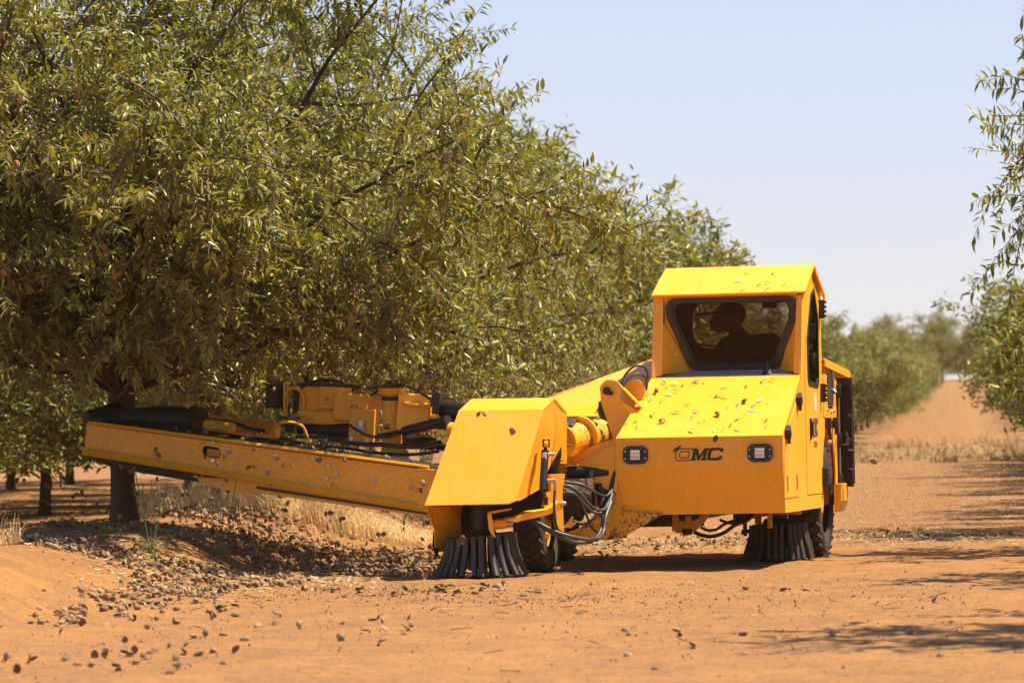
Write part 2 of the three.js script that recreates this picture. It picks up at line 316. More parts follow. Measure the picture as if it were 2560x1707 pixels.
{
  const near = t1data.leaves.map((m, i) => [i, camAt.distanceTo(new THREE.Vector3().setFromMatrixPosition(m)), m.elements]).filter(([, , e]) => { const d = -(e[14] + TREE1[2]), X = e[12] + TREE1[0]; return Math.abs(X / d) < .125 && (e[13] + TREE1[1] - 1.33) / d < .1; }).sort((a, b) => a[1] - b[1]).slice(0, 300).map((a) => a[0]);
  const pick = new Set(near), single = t1data.leaves.filter((_, i) => pick.has(i)); t1data.leaves = t1data.leaves.filter((_, i) => !pick.has(i));
  almondTree = plantTree(t1data, 'almond_tree', 'large almond tree gripped by the clamp, nuts hanging among its leaves', null, leafGeo, 5);
  almondTree.position.set(...TREE1);
  const tints = [[.165, .182, .008], [.29, .27, .010], [.23, .225, .009]].map((c) => { const m = leafM.clone(); m.color = C(...c); return m; });
  single.forEach((m, i) => { const l = new THREE.Mesh(leafGeo, tints[i % 3]); l.name = 'leaf'; l.castShadow = l.receiveShadow = true; m.decompose(l.position, l.quaternion, l.scale); almondTree.add(l); });
  const R = rng(77);
  const seen = t1data.nuts.map((n) => [n, n[0].z]).sort((a, b) => b[1] - a[1]).slice(0, 290);
  for (const [[p, a, k]] of seen) { const n = new THREE.Mesh(nutGeos[k < .55 ? 0 : k < .85 ? 1 : 2][0], freshHullM); n.name = 'almond'; n.position.copy(p); n.rotation.set((R() - .5) * .9 + Math.PI, a, (R() - .5) * .9); n.scale.setScalar(.066 + R() * .016); n.castShadow = n.receiveShadow = true; almondTree.add(n); }
}
// --- the others ---
const mid = { fork: 1.15, rad: .105, branches: 11, bl: 1.05, shoots: 9, sl: .66, gap: .026, leaf: .112, nuts: 0, limbs: limbSet(6, 1.0, 4, 3) };
const low = { fork: 1.1, rad: .10, branches: 11, bl: 1.1, shoots: 6, sl: .62, gap: .10, leaf: .155, nuts: 0, low: true, limbs: limbSet(6, 1.0, 4, 3) };
const protoMid = [51, 52].map((s) => growTree(s, mid)), protoLow = [61, 62, 63].map((s) => growTree(s, low));
for (const p of [...protoMid, ...protoLow]) { const R = rng(5); p.leaves = p.leaves.filter((m) => m.elements[13] > .95 + R() * .3); p.twigs = p.twigs.filter((g) => { g.computeBoundingBox(); return g.boundingBox.min.y > .9; }); }
console.log('leaves', t1data.leaves.length, protoMid.map((p) => p.leaves.length), protoLow.map((p) => p.leaves.length * 7), 'nuts', t1data.nuts.length);
const protoObj = {};
function putTree(kind, v, data, u, vv, turn, s, sy, label, group) {
  let t;
  if (!protoObj[kind]) { t = protoObj[kind] = plantTree(data, 'almond_tree', label, group, kind[0] === 'l' ? clumpGeo : leafGeo, 7 + v); }
  else { t = protoObj[kind].clone(); t.name = numbered('almond_tree'); t.userData = { label, category: 'tree', group }; scene.add(t); }
  const [x, z] = uv2w(u, vv); t.position.set(x, groundY(x, z) - .02, z); t.rotation.y = turn; t.scale.set(s, s * sy, s); return t;
}
{
  const R = rng(808);
  const gl = 'almond trees receding along the row behind the shaken tree', gr = 'almond trees of the row along the right edge', g2 = 'almond trees of the rows seen under the canopy', gf = 'almond trees beyond the crossing track';
  putTree('m0', 0, protoMid[0], 43.2, ROW_L - .2, 1.2, 1.0, 1.06, 'almond tree right behind the shaken one, tall shoots against the sky', gl);
  putTree('m1', 1, protoMid[1], 48.8, ROW_L + .1, 2.2, 1.05, 1.04, 'dusty almond tree third in the left row above the sweeper hood', gl);
  for (let i = 0; i < 9; i++) { const u = 54.4 + i * 5.6; putTree(i < 2 ? 'm' + i : 'l' + (i % 3), i % 3, i < 2 ? protoMid[i] : protoLow[i % 3], u, ROW_L + (R() - .5) * .4, R() * 6.3, .95 + R() * .12, .92 + R() * .12, 'out of focus almond tree in the left row behind the yellow machine', gl); }
  for (let k = 0; k < 2; k++) for (let i = 0; i < (k ? 9 : 9); i++) { const u = 47.5 + k * 2 + i * 5.6; putTree('l' + ((i + k) % 3), 0, protoLow[(i + k) % 3], u, ROW_L - 5.8 - k * 6.4, R() * 6.3, .85 + R() * .12, .86 + R() * .1, 'shaded almond tree of the rows seen below the boom and canopy', g2); }
  putTree('m0', 0, protoMid[0], 25.0, ROW_R + .75, 4.0, 1.06, 1.0, 'almond tree outside the right edge, throwing branch shadows on the road', gr);
  putTree('m1', 0, protoMid[1], 31.8, ROW_R + .45, 3.1, .98, 1.0, 'almond tree outside the right edge, throwing branch shadows on the road', gr);
  putTree('m0', 0, protoMid[0], 37.4, ROW_R + .4, .4, .98, 1.0, 'almond tree outside the right edge, throwing branch shadows on the road', gr);
  putTree('m1', 1, protoMid[1], 44.0, ROW_R + .5, 2.3, 1.06, 1.42, 'almond tree at the right edge with drooping leafy shoots', gr);
  for (let i = 0; i < 10; i++) { const u = 51 + i * 5.6; putTree('l' + (i % 3), 0, protoLow[i % 3], u, ROW_R + .4 + (R() - .5) * .3, R() * 6.3, .9 + R() * .1, .82 + R() * .1, 'out of focus almond tree in the right row along the sandy track', gr); }
  for (let i = 0; i < 16; i++) for (const s of [-1, 1]) { const u = 136 + i * 8.5, vv = .4 + s * (4.3 + R() * .5) ; putTree('l' + ((i + (s > 0)) % 3), 0, protoLow[i % 3], u, vv, R() * 6.3, .66 + R() * .12, .9 + R() * .15, 'hazy almond tree beyond the crossing track on the rise', gf); }
  for (let i = 0; i < 14; i++) { const u = 335 + R() * 30, vv = -40 + i * 5.5; putTree('l' + (i % 3), 0, protoLow[i % 3], u, vv, R() * 6.3, 1 + R() * .2, .95, 'tiny almond tree on the skyline at the end of the track', 'almond trees on the skyline'); }
  for (const [u, vv, k] of [[372, -2.6, .62], [376, .3, .55], [371, 3.4, .66]]) putTree('l1', 0, protoLow[1], u, vv, R() * 6.3, k, .9, 'tiny almond tree on the skyline at the end of the track', 'almond trees on the skyline');
}

// ---------- the self-propelled trunk shaker (local axes: x right, y up, z towards its front) ----------
const rig = thing('tree_shaker', 'yellow trunk shaker with wedge nose, cab, sweeper brushes and long clamp boom', 'vehicle', [1.581, 0, -34.166]);
rig.rotation.y = -0.21817;
const XR = .722, XL = -.722, CL = -.615;
const sideX = (x, list, dx = 0) => list.map(([z, y]) => [x + dx, y, z]);

// nose: front panel folded once, sloping lid
const nose = part(rig, 'front_panel', [
  plate([[XL, .872, 0], [XR, .872, 0], [XR, 1.134, 0], [XL, 1.134, 0]], .02),
  plate([[XL + .02, .472, -.09], [XR, .474, -.09], [XR, .872, 0], [XL, .872, 0]], .02),
], M.paint);
part(rig, 'hood_panel', plate([[XL, 1.1365, .004], [XR, 1.1365, .004], [XR, 1.655, -1.15], [CL, 1.655, -1.15]], .018), M.paint);
part(rig, 'nose_side_panel', [plate([[XL, 1.13, -.01], [CL, 1.648, -1.15], [CL, .47, -1.15], [XL + .02, .474, -.1]], .015)], M.paint);
part(rig, 'belly_plate', box([0, .485, -1.25], [1.40, .02, 2.25], null, 0), M.dark);
part(rig, 'chassis_rail', [box([-.45, .43, -2.3], [.12, .12, 3.4]), box([.10, .43, -2.6], [.1, .10, 2.4]), box([-.50, .41, -.85], [.75, .12, .14])], M.dark);

// right flank with wheel arch, hatch hole for the door
const arch = []; for (let k = 0; k <= 10; k++) { const t = Math.PI * k / 10; arch.push([-2.80 + .42 * Math.cos(t), .72 + .485 * Math.sin(t)]); }
const flank = [[-.09, .474], [-2.38, .462], ...arch, [-3.22, .463], [-4.12, .60], [-4.12, 1.69], [-2.46, 1.80], [-2.46, 2.36], [-1.9, 2.60], [-1.34, 2.36], [-1.15, 1.652], [0, 1.132]].reverse();
const door = [[-1.37, .60], [-2.31, .59], [-2.31, 2.31], [-2.02, 2.475], [-1.74, 2.42], [-1.45, 2.0], [-1.37, 1.62]];
const grow = (list, k) => { const c = list.reduce((s, q) => [s[0] + q[0] / list.length, s[1] + q[1] / list.length], [0, 0]); return list.map((q) => { const d = [q[0] - c[0], q[1] - c[1]], l = Math.hypot(...d); return [q[0] + d[0] / l * k, q[1] + d[1] / l * k]; }); };
part(rig, 'flank_panel', plate(sideX(XR, flank).reverse(), .015, [sideX(XR, grow(door, .008)).reverse()]), M.paint);
const sideWin = [[-1.535, 1.63], [-1.60, 1.585], [-2.12, 1.565], [-2.19, 1.62], [-2.21, 2.17], [-2.0, 2.425], [-1.80, 2.36], [-1.53, 1.99]];
const doorP = part(rig, 'door', plate(sideX(XR + .004, door).reverse().reverse(), .02, [sideX(XR + .004, sideWin)]), M.paint);
{
  const ring = plate(sideX(XR + .012, grow(sideWin, .022)), .016, [sideX(XR + .012, grow(sideWin, -.025))]);
  const g = part(doorP, 'window_seal', ring, M.seal);
  part(doorP, 'window_pane', plate(sideX(XR + .002, grow(sideWin, -.004)), .003), glassM);
  part(doorP, 'handle', [box([XR + .02, 1.18, -1.62], [.03, .14, .035]), box([XR + .012, 1.18, -1.62], [.012, .19, .06])], M.black);
  for (const [z, y] of [[-2.36, 2.26], [-2.35, 1.50], [-2.36, .74]]) { const gs = [box([XR + .022, y, z], [.045, .17, .085])]; for (let k = -1.5; k <= 1.5; k++) gs.push(box([XR + .05, y + k * .042, z + .01], [.03, .026, .07])); part(doorP, 'hinge', gs, M.black); }
  part(doorP, 'sticker', plate([[XR + .0055, 1.50, -1.90], [XR + .0055, 1.34, -1.90], [XR + .0055, 1.34, -2.02], [XR + .0055, 1.50, -2.02]].reverse(), .001), M.sticker, 'narrow white paper sticker');
}
// lower hatch on the nose side and its slots
const hatch = part(rig, 'side_hatch', plate(sideX(XR + .006, [[-.06, 1.08], [-.02, .60], [-.90, .60], [-.90, 1.45]]), .006), M.paint);
for (const z of [-.20, -.75]) part(hatch, 'lift_slot', [box([XR + .007, .722, z], [.006, .13, .05], null, .003)], M.dark);
for (const z of [-.2, -.75]) part(hatch, 'slot_rim', [box([XR + .012, .722, z + .028], [.012, .14, .012], null, .003)], M.steel);
for (const p of [[0.722, 1.435, -0.852], [0.722, 1.155, -0.163]]) part(rig, 'hood_latch', [box([XR + .025, p[1], p[2]], [.05, .09, .075], [.5, 0, 0]), box([XR + .03, p[1] - .06, p[2] + .0], [.03, .07, .03]), box([XR + .012, p[1] + .04, p[2] - .05], [.05, .03, .08], [.42, 0, 0])], M.black);
// rear engine housing on the right: lid, access panel with grille, screened radiator
part(rig, 'rear_lid', [plate([[XR + .018, 1.80, -2.455], [XR + .018, 1.70, -4.14], [-.5, 1.86, -4.14], [-.5, 1.97, -2.455]].reverse(), .02), plate([[XR + .02, 1.80, -2.455], [XR + .02, 1.74, -2.455], [XR + .02, 1.64, -4.14], [XR + .02, 1.70, -4.14]].reverse(), .015)], M.paint);
part(rig, 'rear_wall', plate([[CL, .5, -4.12], [CL, 1.85, -4.12], [XR, 1.69, -4.12], [XR, .6, -4.12]], .02), M.paint);
const acc = part(rig, 'access_panel', plate(sideX(XR + .006, [[-2.50, 1.28], [-2.50, 1.735], [-3.30, 1.68], [-3.30, 1.23]]).reverse(), .006), M.paint);
{
  const slot = [[-2.74, 1.40], [-2.72, 1.64], [-2.82, 1.70], [-3.06, 1.685], [-3.14, 1.62], [-3.12, 1.40], [-3.0, 1.36], [-2.84, 1.365]];
  part(acc, 'vent_backing', plate(sideX(XR + .009, slot).reverse(), .002), M.dark);
  for (let k = 0; k < 13; k++) part(acc, 'slat', box([XR + .016, 1.385 + k * .0245, -2.93], [.008, .009, .40 - Math.abs(k - 6) * .012], null, .002), M.steel);
  for (const [z, y] of [[-2.70, 1.70], [-3.16, 1.69], [-2.74, 1.34], [-3.12, 1.33], [-2.93, 1.32]]) part(acc, 'bolt', bolt([XR + .008, y, z], [1, 0, 0], .016, .014), M.steel);
  part(acc, 'toggle', [rod([XR + .025, 1.72, -2.98], [XR + .03, 1.52, -2.98], .012), rod([XR + .01, 1.54, -2.98], [XR + .05, 1.50, -2.98], .018)], M.steel);
  for (const z of [-2.62, -3.08]) part(acc, 'clip', [box([XR + .03, 1.225, z], [.05, .10, .06]), box([XR + .035, 1.15, z], [.03, .07, .03])], M.black);
}
const rad = part(rig, 'radiator_screen', [box([[0.779, 1.173, -3.42][0] + .005, 1.135, -3.46], [.150, 1.02, .05])], M.dark, 'black ribbed radiator screen standing out from the rear flank');
for (let k = 0; k < 7; k++) part(rad, 'rib', box([.772 + k * .0165, 1.12, -3.425], [.008, .94, .022], null, .002), M.black);
for (const y of [1.52, 1.06, .68]) part(rad, 'hinge', [box([.742, y, -3.40], [.05, .13, .06]), box([.755, y, -3.365], [.03, .10, .03])], M.black);
part(rad, 'support_rod', rod([.745, .70, -3.39], [.745, 1.50, -3.39], .010), M.steel);
part(rig, 'rear_skirt', [plate([[.735, .66, -3.50], [.80, .66, -3.50], [.80, .50, -3.50], [.76, .40, -3.50], [.735, .40, -3.50]], .5)], M.paint);
part(rig, 'fender_liner', [plate(sideX(XR - .03, [[-3.20, .463], [-3.20, .8], [-3.1, 1.02], [-2.9, 1.19], [-3.38, 1.19], [-3.38, .463]]).reverse(), .4)], M.paint);

// cab
const rearZ = -2.46;
part(rig, 'left_cab_wall', plate(sideX(CL, [[-1.15, 1.652], [-1.33, 2.36], [-1.9, 2.62], [-2.46, 2.36], [-2.46, 1.0], [-1.15, 1.0]]).reverse().reverse(), .015, [sideX(CL, [[-1.5, 1.75], [-1.5, 2.28], [-2.28, 2.28], [-2.28, 1.75]])]), M.paint);
part(rig, 'left_window_pane', plate(sideX(CL - .006, [[-1.5, 1.75], [-1.5, 2.28], [-2.28, 2.28], [-2.28, 1.75]]), .003), glassM);
const rw = []; { const x0 = -.46, x1 = .60, y0 = 1.93, y1 = 2.35, r = .14; for (const [cx, cy, a0] of [[x1 - r, y1 - r, 0], [x0 + r, y1 - r, 1], [x0 + r, y0 + r, 2], [x1 - r, y0 + r, 3]]) for (let k = 0; k <= 4; k++) { const t = (a0 + k / 4) * Math.PI / 2; rw.push([cx + Math.cos(t) * r, cy + Math.sin(t) * r, 0]); } }
part(rig, 'rear_cab_wall', plate([[CL + .01, 1.0, rearZ], [XR - .016, 1.0, rearZ], [XR - .016, 2.37, rearZ], [CL + .01, 2.37, rearZ]], .015, [rw.map(([x, y]) => [x, y, rearZ])]), M.paint);
part(rig, 'rear_window_pane', plate(rw.map(([x, y]) => [x, y, rearZ - .018]), .003), clearM);
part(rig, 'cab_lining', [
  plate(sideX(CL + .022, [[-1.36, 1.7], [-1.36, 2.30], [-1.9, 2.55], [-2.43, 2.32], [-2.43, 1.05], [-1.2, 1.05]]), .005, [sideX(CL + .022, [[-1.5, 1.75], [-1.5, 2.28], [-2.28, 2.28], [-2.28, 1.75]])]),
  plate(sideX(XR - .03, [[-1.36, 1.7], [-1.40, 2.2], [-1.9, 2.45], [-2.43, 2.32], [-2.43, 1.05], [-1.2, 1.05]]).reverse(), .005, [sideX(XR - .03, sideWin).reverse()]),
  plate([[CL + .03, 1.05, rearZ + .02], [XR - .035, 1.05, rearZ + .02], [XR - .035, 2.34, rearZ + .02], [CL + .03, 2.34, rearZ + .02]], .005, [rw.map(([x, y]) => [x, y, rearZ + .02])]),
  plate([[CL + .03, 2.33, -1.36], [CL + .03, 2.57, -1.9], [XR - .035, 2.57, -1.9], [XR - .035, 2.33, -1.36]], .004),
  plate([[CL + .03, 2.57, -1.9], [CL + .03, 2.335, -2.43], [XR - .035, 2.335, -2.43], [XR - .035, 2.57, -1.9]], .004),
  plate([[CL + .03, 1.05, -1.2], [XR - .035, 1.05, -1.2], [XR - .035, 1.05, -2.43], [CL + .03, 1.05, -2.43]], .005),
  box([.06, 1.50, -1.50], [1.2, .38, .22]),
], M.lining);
part(rig, 'roof_panel', [
  plate([[CL - .012, 2.395, -1.29], [.756, 2.395, -1.29], [.756, 2.652, -1.9], [CL + .012, 2.652, -1.9]], .02),
  plate([[CL + .012, 2.652, -1.9], [.756, 2.652, -1.9], [.756, 2.395, -2.54], [CL - .012, 2.395, -2.54]], .02),
  plate([[.757, 2.395, -2.54], [.757, 2.395, -2.47], [.757, 2.575, -1.98], [.757, 2.635, -1.90], [.757, 2.652, -1.9]].reverse(), .012),
  plate([[.757, 2.34, -2.54], [.757, 2.34, -2.48], [.757, 2.395, -2.48], [.757, 2.395, -2.54]].reverse(), .012),
], M.paint);
// pillars, gussets and the trapezoid window panel, leaning in at its foot
const PT = 2.385, PB = 1.655;
part(rig, 'front_pillar', [plate([[CL, PB, -1.152], [-.525, PB + .025, -1.19], [-.525, PT, -1.335], [CL, PT, -1.33]], .04)], M.paint);
part(rig, 'front_pillar', [plate([[.650, PB + .02, -1.19], [XR - .002, PB, -1.152], [XR - .002, PT - .02, -1.33], [.672, PT - .02, -1.335]], .04)], M.paint);
part(rig, 'window_lintel', plate([[-.525, 2.365, -1.334], [.672, 2.365, -1.334], [.672, 2.39, -1.334], [-.525, 2.39, -1.334]], .03), M.paint);
const panel = [[-.275, 1.715, -1.47], [.46, 1.715, -1.47], [.665, 2.10, -1.385], [.668, 2.367, -1.345], [-.522, 2.367, -1.345], [-.52, 2.12, -1.38]];
const shape2 = [[-.42, 2.352], [.585, 2.352], [.640, 2.325], [.665, 2.26], [.655, 2.17], [.505, 1.80], [.475, 1.755], [.42, 1.737], [-.245, 1.737], [-.295, 1.755], [-.325, 1.80], [-.485, 2.19], [-.492, 2.28], [-.472, 2.33]];
const onPanel = ([x, y], k = 0) => [x, y, -1.47 + (y - 1.715) / (2.367 - 1.715) * .125 + k];
const flatPanel = [[-.285, 1.715], [.47, 1.715], [.671, 2.14], [.671, 2.367], [-.524, 2.367], [-.524, 2.14]];
part(rig, 'window_panel', plate(flatPanel.map((q) => onPanel(q)), .012, [shape2.map((q) => onPanel(q))]), M.paint);
const seal = part(rig, 'windscreen', plate(grow(shape2, -.064).map((q) => onPanel(q, -.004)), .004), glassM);
part(seal, 'rubber_seal', plate(grow(shape2, .016).map((q) => onPanel(q, .012)), .03, [grow(shape2, -.046).map((q) => onPanel(q, .012))]), M.seal);
part(seal, 'inner_seal', plate(grow(shape2, -.042).map((q) => onPanel(q, .004)), .02, [grow(shape2, -.070).map((q) => onPanel(q, .004))]), M.black);
part(rig, 'left_gusset', plate([[-.527, 1.685, -1.195], onPanel([-.285, 1.716]), onPanel([-.524, 2.14]), [-.527, 2.14, -1.29]], .01), M.paint);
part(rig, 'right_gusset', plate([onPanel([.47, 1.716]), [.652, 1.685, -1.195], [.672, 2.14, -1.29], onPanel([.671, 2.14])], .01), M.paint);
for (const p of [[-0.456, 1.935, -1.3], [-0.425, 1.863, -1.3]]) part(rig, 'bolt', bolt(p, [.3, -.1, 1], .013, .012), M.steel);
part(rig, 'grip_shelf', plate([[CL + .03, 1.662, -1.165], [XR - .03, 1.662, -1.165], [.652, 1.722, -1.47], [-.53, 1.722, -1.47]], .012), M.shelf);
const ant = part(rig, 'antenna', [(() => { const g = new THREE.LatheGeometry([[.052, 0], [.046, .012], [.024, .05], [.012, .09], [.009, .115], [0, .118]].map((q) => new THREE.Vector2(...q)), 16); g.translate(...[0.416, 1.67, -1.22]); return g; })()], M.black);
part(rig, 'mirror_plate', box([.40, 2.30, -1.50], [.13, .08, .01]), M.lining);
part(rig, 'seat', [box([.06, 1.22, -2.05], [.46, .12, .44], null, .04), box([.10, 1.58, -2.30], [.44, .62, .10], [-.08, 0, 0], .04)], M.black);
part(rig, 'steering_column', [rod([-.22, 1.1, -1.62], [-.22, 1.72, -1.70], .03), (() => { const g = new THREE.TorusGeometry(.17, .014, 8, 24); g.rotateX(-1.1); g.translate(-.22, 1.74, -1.71); return g; })()], M.black);

// lamps
for (const px of [-.552, .527]) {
  const L = new THREE.Group(); L.name = 'headlight'; L.position.set(px, .99, .002); rig.add(L);
  const o = [[-.07, -.077], [.07, -.077], [.107, -.045], [.107, .045], [.07, .077], [-.07, .077], [-.107, .045], [-.107, -.045]].map(([x, y]) => [x, y, .022]);
  part(L, 'housing', [plate(o, .02), box([0, 0, .02], [.105, .105, .02], null, .008)], M.black);
  part(L, 'reflector', box([0, 0, .031], [.082, .082, .004], null, 0), M.led);
  for (let i = 0; i < 6; i++) { const g = new THREE.SphereGeometry(.0125, 12, 6, 0, 6.29, 0, 1.4); g.rotateX(Math.PI / 2); g.scale(1, 1, .5); g.translate(-.026 + (i % 3) * .026, i < 3 ? .02 : -.02, .033); part(L, 'diode', g, M.ledglass); }
  for (const [x, y] of [[-.088, .03], [-.088, -.03], [.088, .03], [.088, -.03], [-.06, .06], [.06, .06], [-.06, -.06], [.06, -.06]]) part(L, 'screw', bolt([x, y, .021], [0, 0, 1], Math.abs(x) > .08 ? .009 : .004, .005), M.steel);
}
// front lettering and side copy
{
  const K = .000291, q = (x, y) => new THREE.Vector2((x - 1228) * K, (560 - y) * K);
  const rr = (x0, x1, y0, y1, r, sk) => { const s = [], f = (x, y) => q(x + (560 - y) * sk, y); for (const [cx, cy, a] of [[x1 - r, y0 + r, 0], [x0 + r, y0 + r, 1], [x0 + r, y1 - r, 2], [x1 - r, y1 - r, 3]]) for (let k = 0; k <= 5; k++) { const t = (a + k / 5) * Math.PI / 2; s.push(f(cx + Math.cos(t) * r, cy - Math.sin(t) * r)); } return s; };
  const ring = (a, b) => { const s = new THREE.Shape(a); s.holes.push(new THREE.Path(b)); return s; };
  const poly = (l) => new THREE.Shape(l.map(([x, y]) => q(x, y)));
  const ex = (s) => new THREE.ExtrudeGeometry(s, { depth: .0025, bevelEnabled: false });
  const letters = [
    ['letter', [ex(ring(rr(548, 1086, 372, 746, 120, .17), rr(574, 1060, 398, 720, 100, .17))), ex(ring(rr(662, 972, 452, 664, 62, .17), rr(688, 946, 478, 638, 44, .17)))], M.ink],
    ['letter', [ex(poly([[1085, 378], [1222, 378], [1275, 590], [1420, 378], [1556, 378], [1540, 432], [1500, 432], [1440, 680], [1482, 680], [1470, 738], [1290, 738], [1304, 680], [1350, 680], [1386, 540], [1240, 738], [1200, 738], [1160, 545], [1124, 680], [1166, 680], [1152, 738], [1000, 738], [1018, 680], [1056, 680], [1122, 432], [1078, 432]]))], M.ink],
    ['letter', [ex(poly([[1640, 372], [1900, 372], [1965, 392], [1984, 440], [1974, 494], [1884, 494], [1884, 462], [1860, 446], [1680, 446], [1630, 478], [1586, 630], [1606, 660], [1640, 664], [1800, 664], [1840, 640], [1856, 612], [1948, 612], [1930, 670], [1880, 724], [1810, 742], [1560, 742], [1500, 720], [1482, 670], [1492, 590], [1530, 450], [1570, 394]]))], M.ink],
    ['leaf_emblem', [ex(poly([[472, 498], [500, 410], [560, 352], [630, 338], [660, 290], [700, 280], [724, 296], [690, 378], [640, 412], [590, 436], [530, 456]]))], M.greensticker],
  ];
  const em = new THREE.Group(); em.name = 'emblem'; em.position.set(-.008, .985, .0015); rig.add(em);
  for (const [n, g, m] of letters) part(em, n, g.map((k) => k.clone()), m);
  const em2 = new THREE.Group(); em2.name = 'side_emblem'; em2.position.set(XR + .006, 1.19, -1.93); em2.rotation.set(0, Math.PI / 2, 0); em2.scale.set(.72, 1.55, 1); rig.add(em2);
  for (const [n, g, m] of letters.slice(0, 3)) part(em2, n, g.map((k) => k.clone()), M.faded);
  for (let k = 0; k < 4; k++) part(em2, 'fine_print', box([0, -.082 - k * .009, .001], [.36 - (k % 2) * .05, .003, .002], null, 0), M.fine);
}
// rear right wheel and front left wheel
function wheel(x, z, r, w) {
  const o = new THREE.Group(); o.name = 'wheel'; o.position.set(x, r - .012, z); rig.add(o);
  const prof = [[r * .56, -w * .42], [r * .70, -w * .5], [r * .88, -w * .49], [r * .955, -w * .42], [r * .965, 0], [r * .955, w * .42], [r * .88, w * .49], [r * .70, w * .5], [r * .56, w * .42]].map((q) => new THREE.Vector2(...q));
  const gs = [new THREE.LatheGeometry(prof, 40).rotateZ(Math.PI / 2)];
  for (let k = 0; k < 26; k++) for (const s of [-1, 1]) { const g = new RoundedBoxGeometry(w * .50, r * .055, r * .115, 1, .008); g.rotateY(s * .55); g.translate(s * w * .25, r * .975, 0); g.rotateX((k + (s > 0 ? .5 : 0)) / 26 * Math.PI * 2); gs.push(g); }
  part(o, 'tyre', gs, M.tyre);
  part(o, 'rim', [new THREE.CylinderGeometry(r * .57, r * .57, w * .5, 28, 1, true).rotateZ(Math.PI / 2), new THREE.CylinderGeometry(r * .56, r * .42, .05, 28).rotateZ(-Math.PI / 2).translate(w * .12, 0, 0), new THREE.CylinderGeometry(r * .22, r * .22, w * .7, 18).rotateZ(Math.PI / 2)], M.boom);
  for (let k = 0; k < 6; k++) part(o, 'wheel_nut', bolt([w * .15, Math.cos(k * 1.047) * r * .33, Math.sin(k * 1.047) * r * .33], [1, 0, 0], .018, .02), M.steel);
}
wheel(.545, -2.80, .525, .30); wheel(-1.42, .02, .47, .26); wheel(-1.80, -2.5, .525, .30);
// sweeper brushes
function brush(x, z, r, tilt, yt, hubTop, flare = 1.32) {
  const o = new THREE.Group(); o.name = 'sweeper_brush'; o.position.set(x, 0, z); rig.add(o);
  const ringY = (a) => yt + Math.cos(a) * r * tilt, R = rng(Math.round(x * 1000) + 99);
  const rp = []; for (let k = 0; k < 40; k++) { const a = k / 40 * 6.2832; rp.push(new THREE.Vector3(Math.cos(a) * r, ringY(a), Math.sin(a) * r)); }
  part(o, 'ring', [new THREE.TubeGeometry(new THREE.CatmullRomCurve3(rp, true), 60, .010, 6, true)], M.dark);
  part(o, 'disc', [new THREE.CylinderGeometry(r * .96, r * .9, .03, 32).rotateZ(Math.atan(tilt)).translate(0, yt + .005, 0)], M.dark);
  const n = 25; part(o, 'inner_bristles', [...Array(15)].map((_, k) => { const a = k / 15 * 6.2832, c = Math.cos(a), q = Math.sin(a); return rod([c * r * .7, ringY(a), q * r * .7], [c * r * .95, .015, q * r * .95], .024, .024, 6); }), M.bristle);
  for (let k = 0; k < n; k++) { const a = (k + .3 * R()) / n * 6.2832, c = Math.cos(a), s = Math.sin(a), y0 = ringY(a), f = flare + R() * .08, tw = (R() - .5) * .06;
    part(o, 'bristle', new THREE.TubeGeometry(new THREE.CatmullRomCurve3([[.97, y0 + .01], [1.0, y0 * .72], [1.13, y0 * .38], [f, .012]].map(([q, y], i) => new THREE.Vector3(c * r * q - s * tw * i * .3, y, s * r * q + c * tw * i * .3))), 10, .0265, 8, false), M.bristle); }
  part(o, 'hub', [rod([0, yt, 0], [0, hubTop, 0], .085, .085, 18), rod([0, yt + .02, 0], [0, yt + .06, 0], .15, .12, 18)], M.dark);
}
brush(-1.705, .98, .288, .085, .335, .62); brush(.36, -2.02, .245, .05, .315, .47, 1.2);
// sweeper housing front left
const sBL = [-2.075, 0.617, 1.42], sBR = [-1.366, 0.621, 1.4], sBC = [-1.314, 0.644, 1.34], sTL = [-1.887, 1.398, 0.92], sTR = [-1.16, 1.394, 0.9], sRL = [-1.816, 1.496, 0.74], sRR = [-1.098, 1.49, 0.72];
const hood = part(rig, 'sweeper_hood', [
  plate([sBL, sBR, sBC, sTR, sTL], .014),
  plate([sTL, sTR, sRR, sRL], .014),
  plate([sTR, [sBC[0] + .002, sBC[1], sBC[2]], [-1.315, 0.637, 1.2], [-1.232, 0.722, 0.8], [-1.184, 0.931, 0.52], [-1.074, 0.93, 0.4], [-1.065, 1.372, 0.4], sRR], .012),
  plate([sRL, sRR, [-1.065, 1.372, 0.4], [-1.86, 1.37, .40]], .014),
], M.paint);
part(rig, 'sweeper_skirt', [plate([[sBL[0] + .004, sBL[1] - .004, sBL[2]], sTL, [-1.95, 1.38, .5], [-1.99, .45, .5], [-2.101, 0.2, 1], [-2.067, 0.413, 1.15]], .012), plate([[-2.081, 0.599, 1.36], [-1.964, 0.596, 1.05], [-1.922, 0.474, 0.8], [-1.921, 0.229, 0.75], [-2.094, 0.214, 1], [-2.067, 0.413, 1.15]], .01)], M.boom);
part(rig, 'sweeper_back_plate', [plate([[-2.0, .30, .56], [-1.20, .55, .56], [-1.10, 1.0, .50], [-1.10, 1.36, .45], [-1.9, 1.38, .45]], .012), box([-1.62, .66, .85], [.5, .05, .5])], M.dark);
part(rig, 'skirt_flap', [plate([[-2.087, 0.385, 1.1], [-2.064, 0.41, 1.05], [-2.079, 0.172, 0.98], [-2.098, 0.187, 1], [-2.108, 0.266, 1.05]], .012)], M.black);
for (const p of [[-1.19, 1.48, 0.7]]) part(hood, 'bolt', bolt(p, [0, .5, 1], .014, .014), M.dark);
part(rig, 'motor_cylinder', [rod([-1.71, 0.326, 0.98], [-1.712, 0.571, 0.98], .075, .075, 18)], M.greyhose);
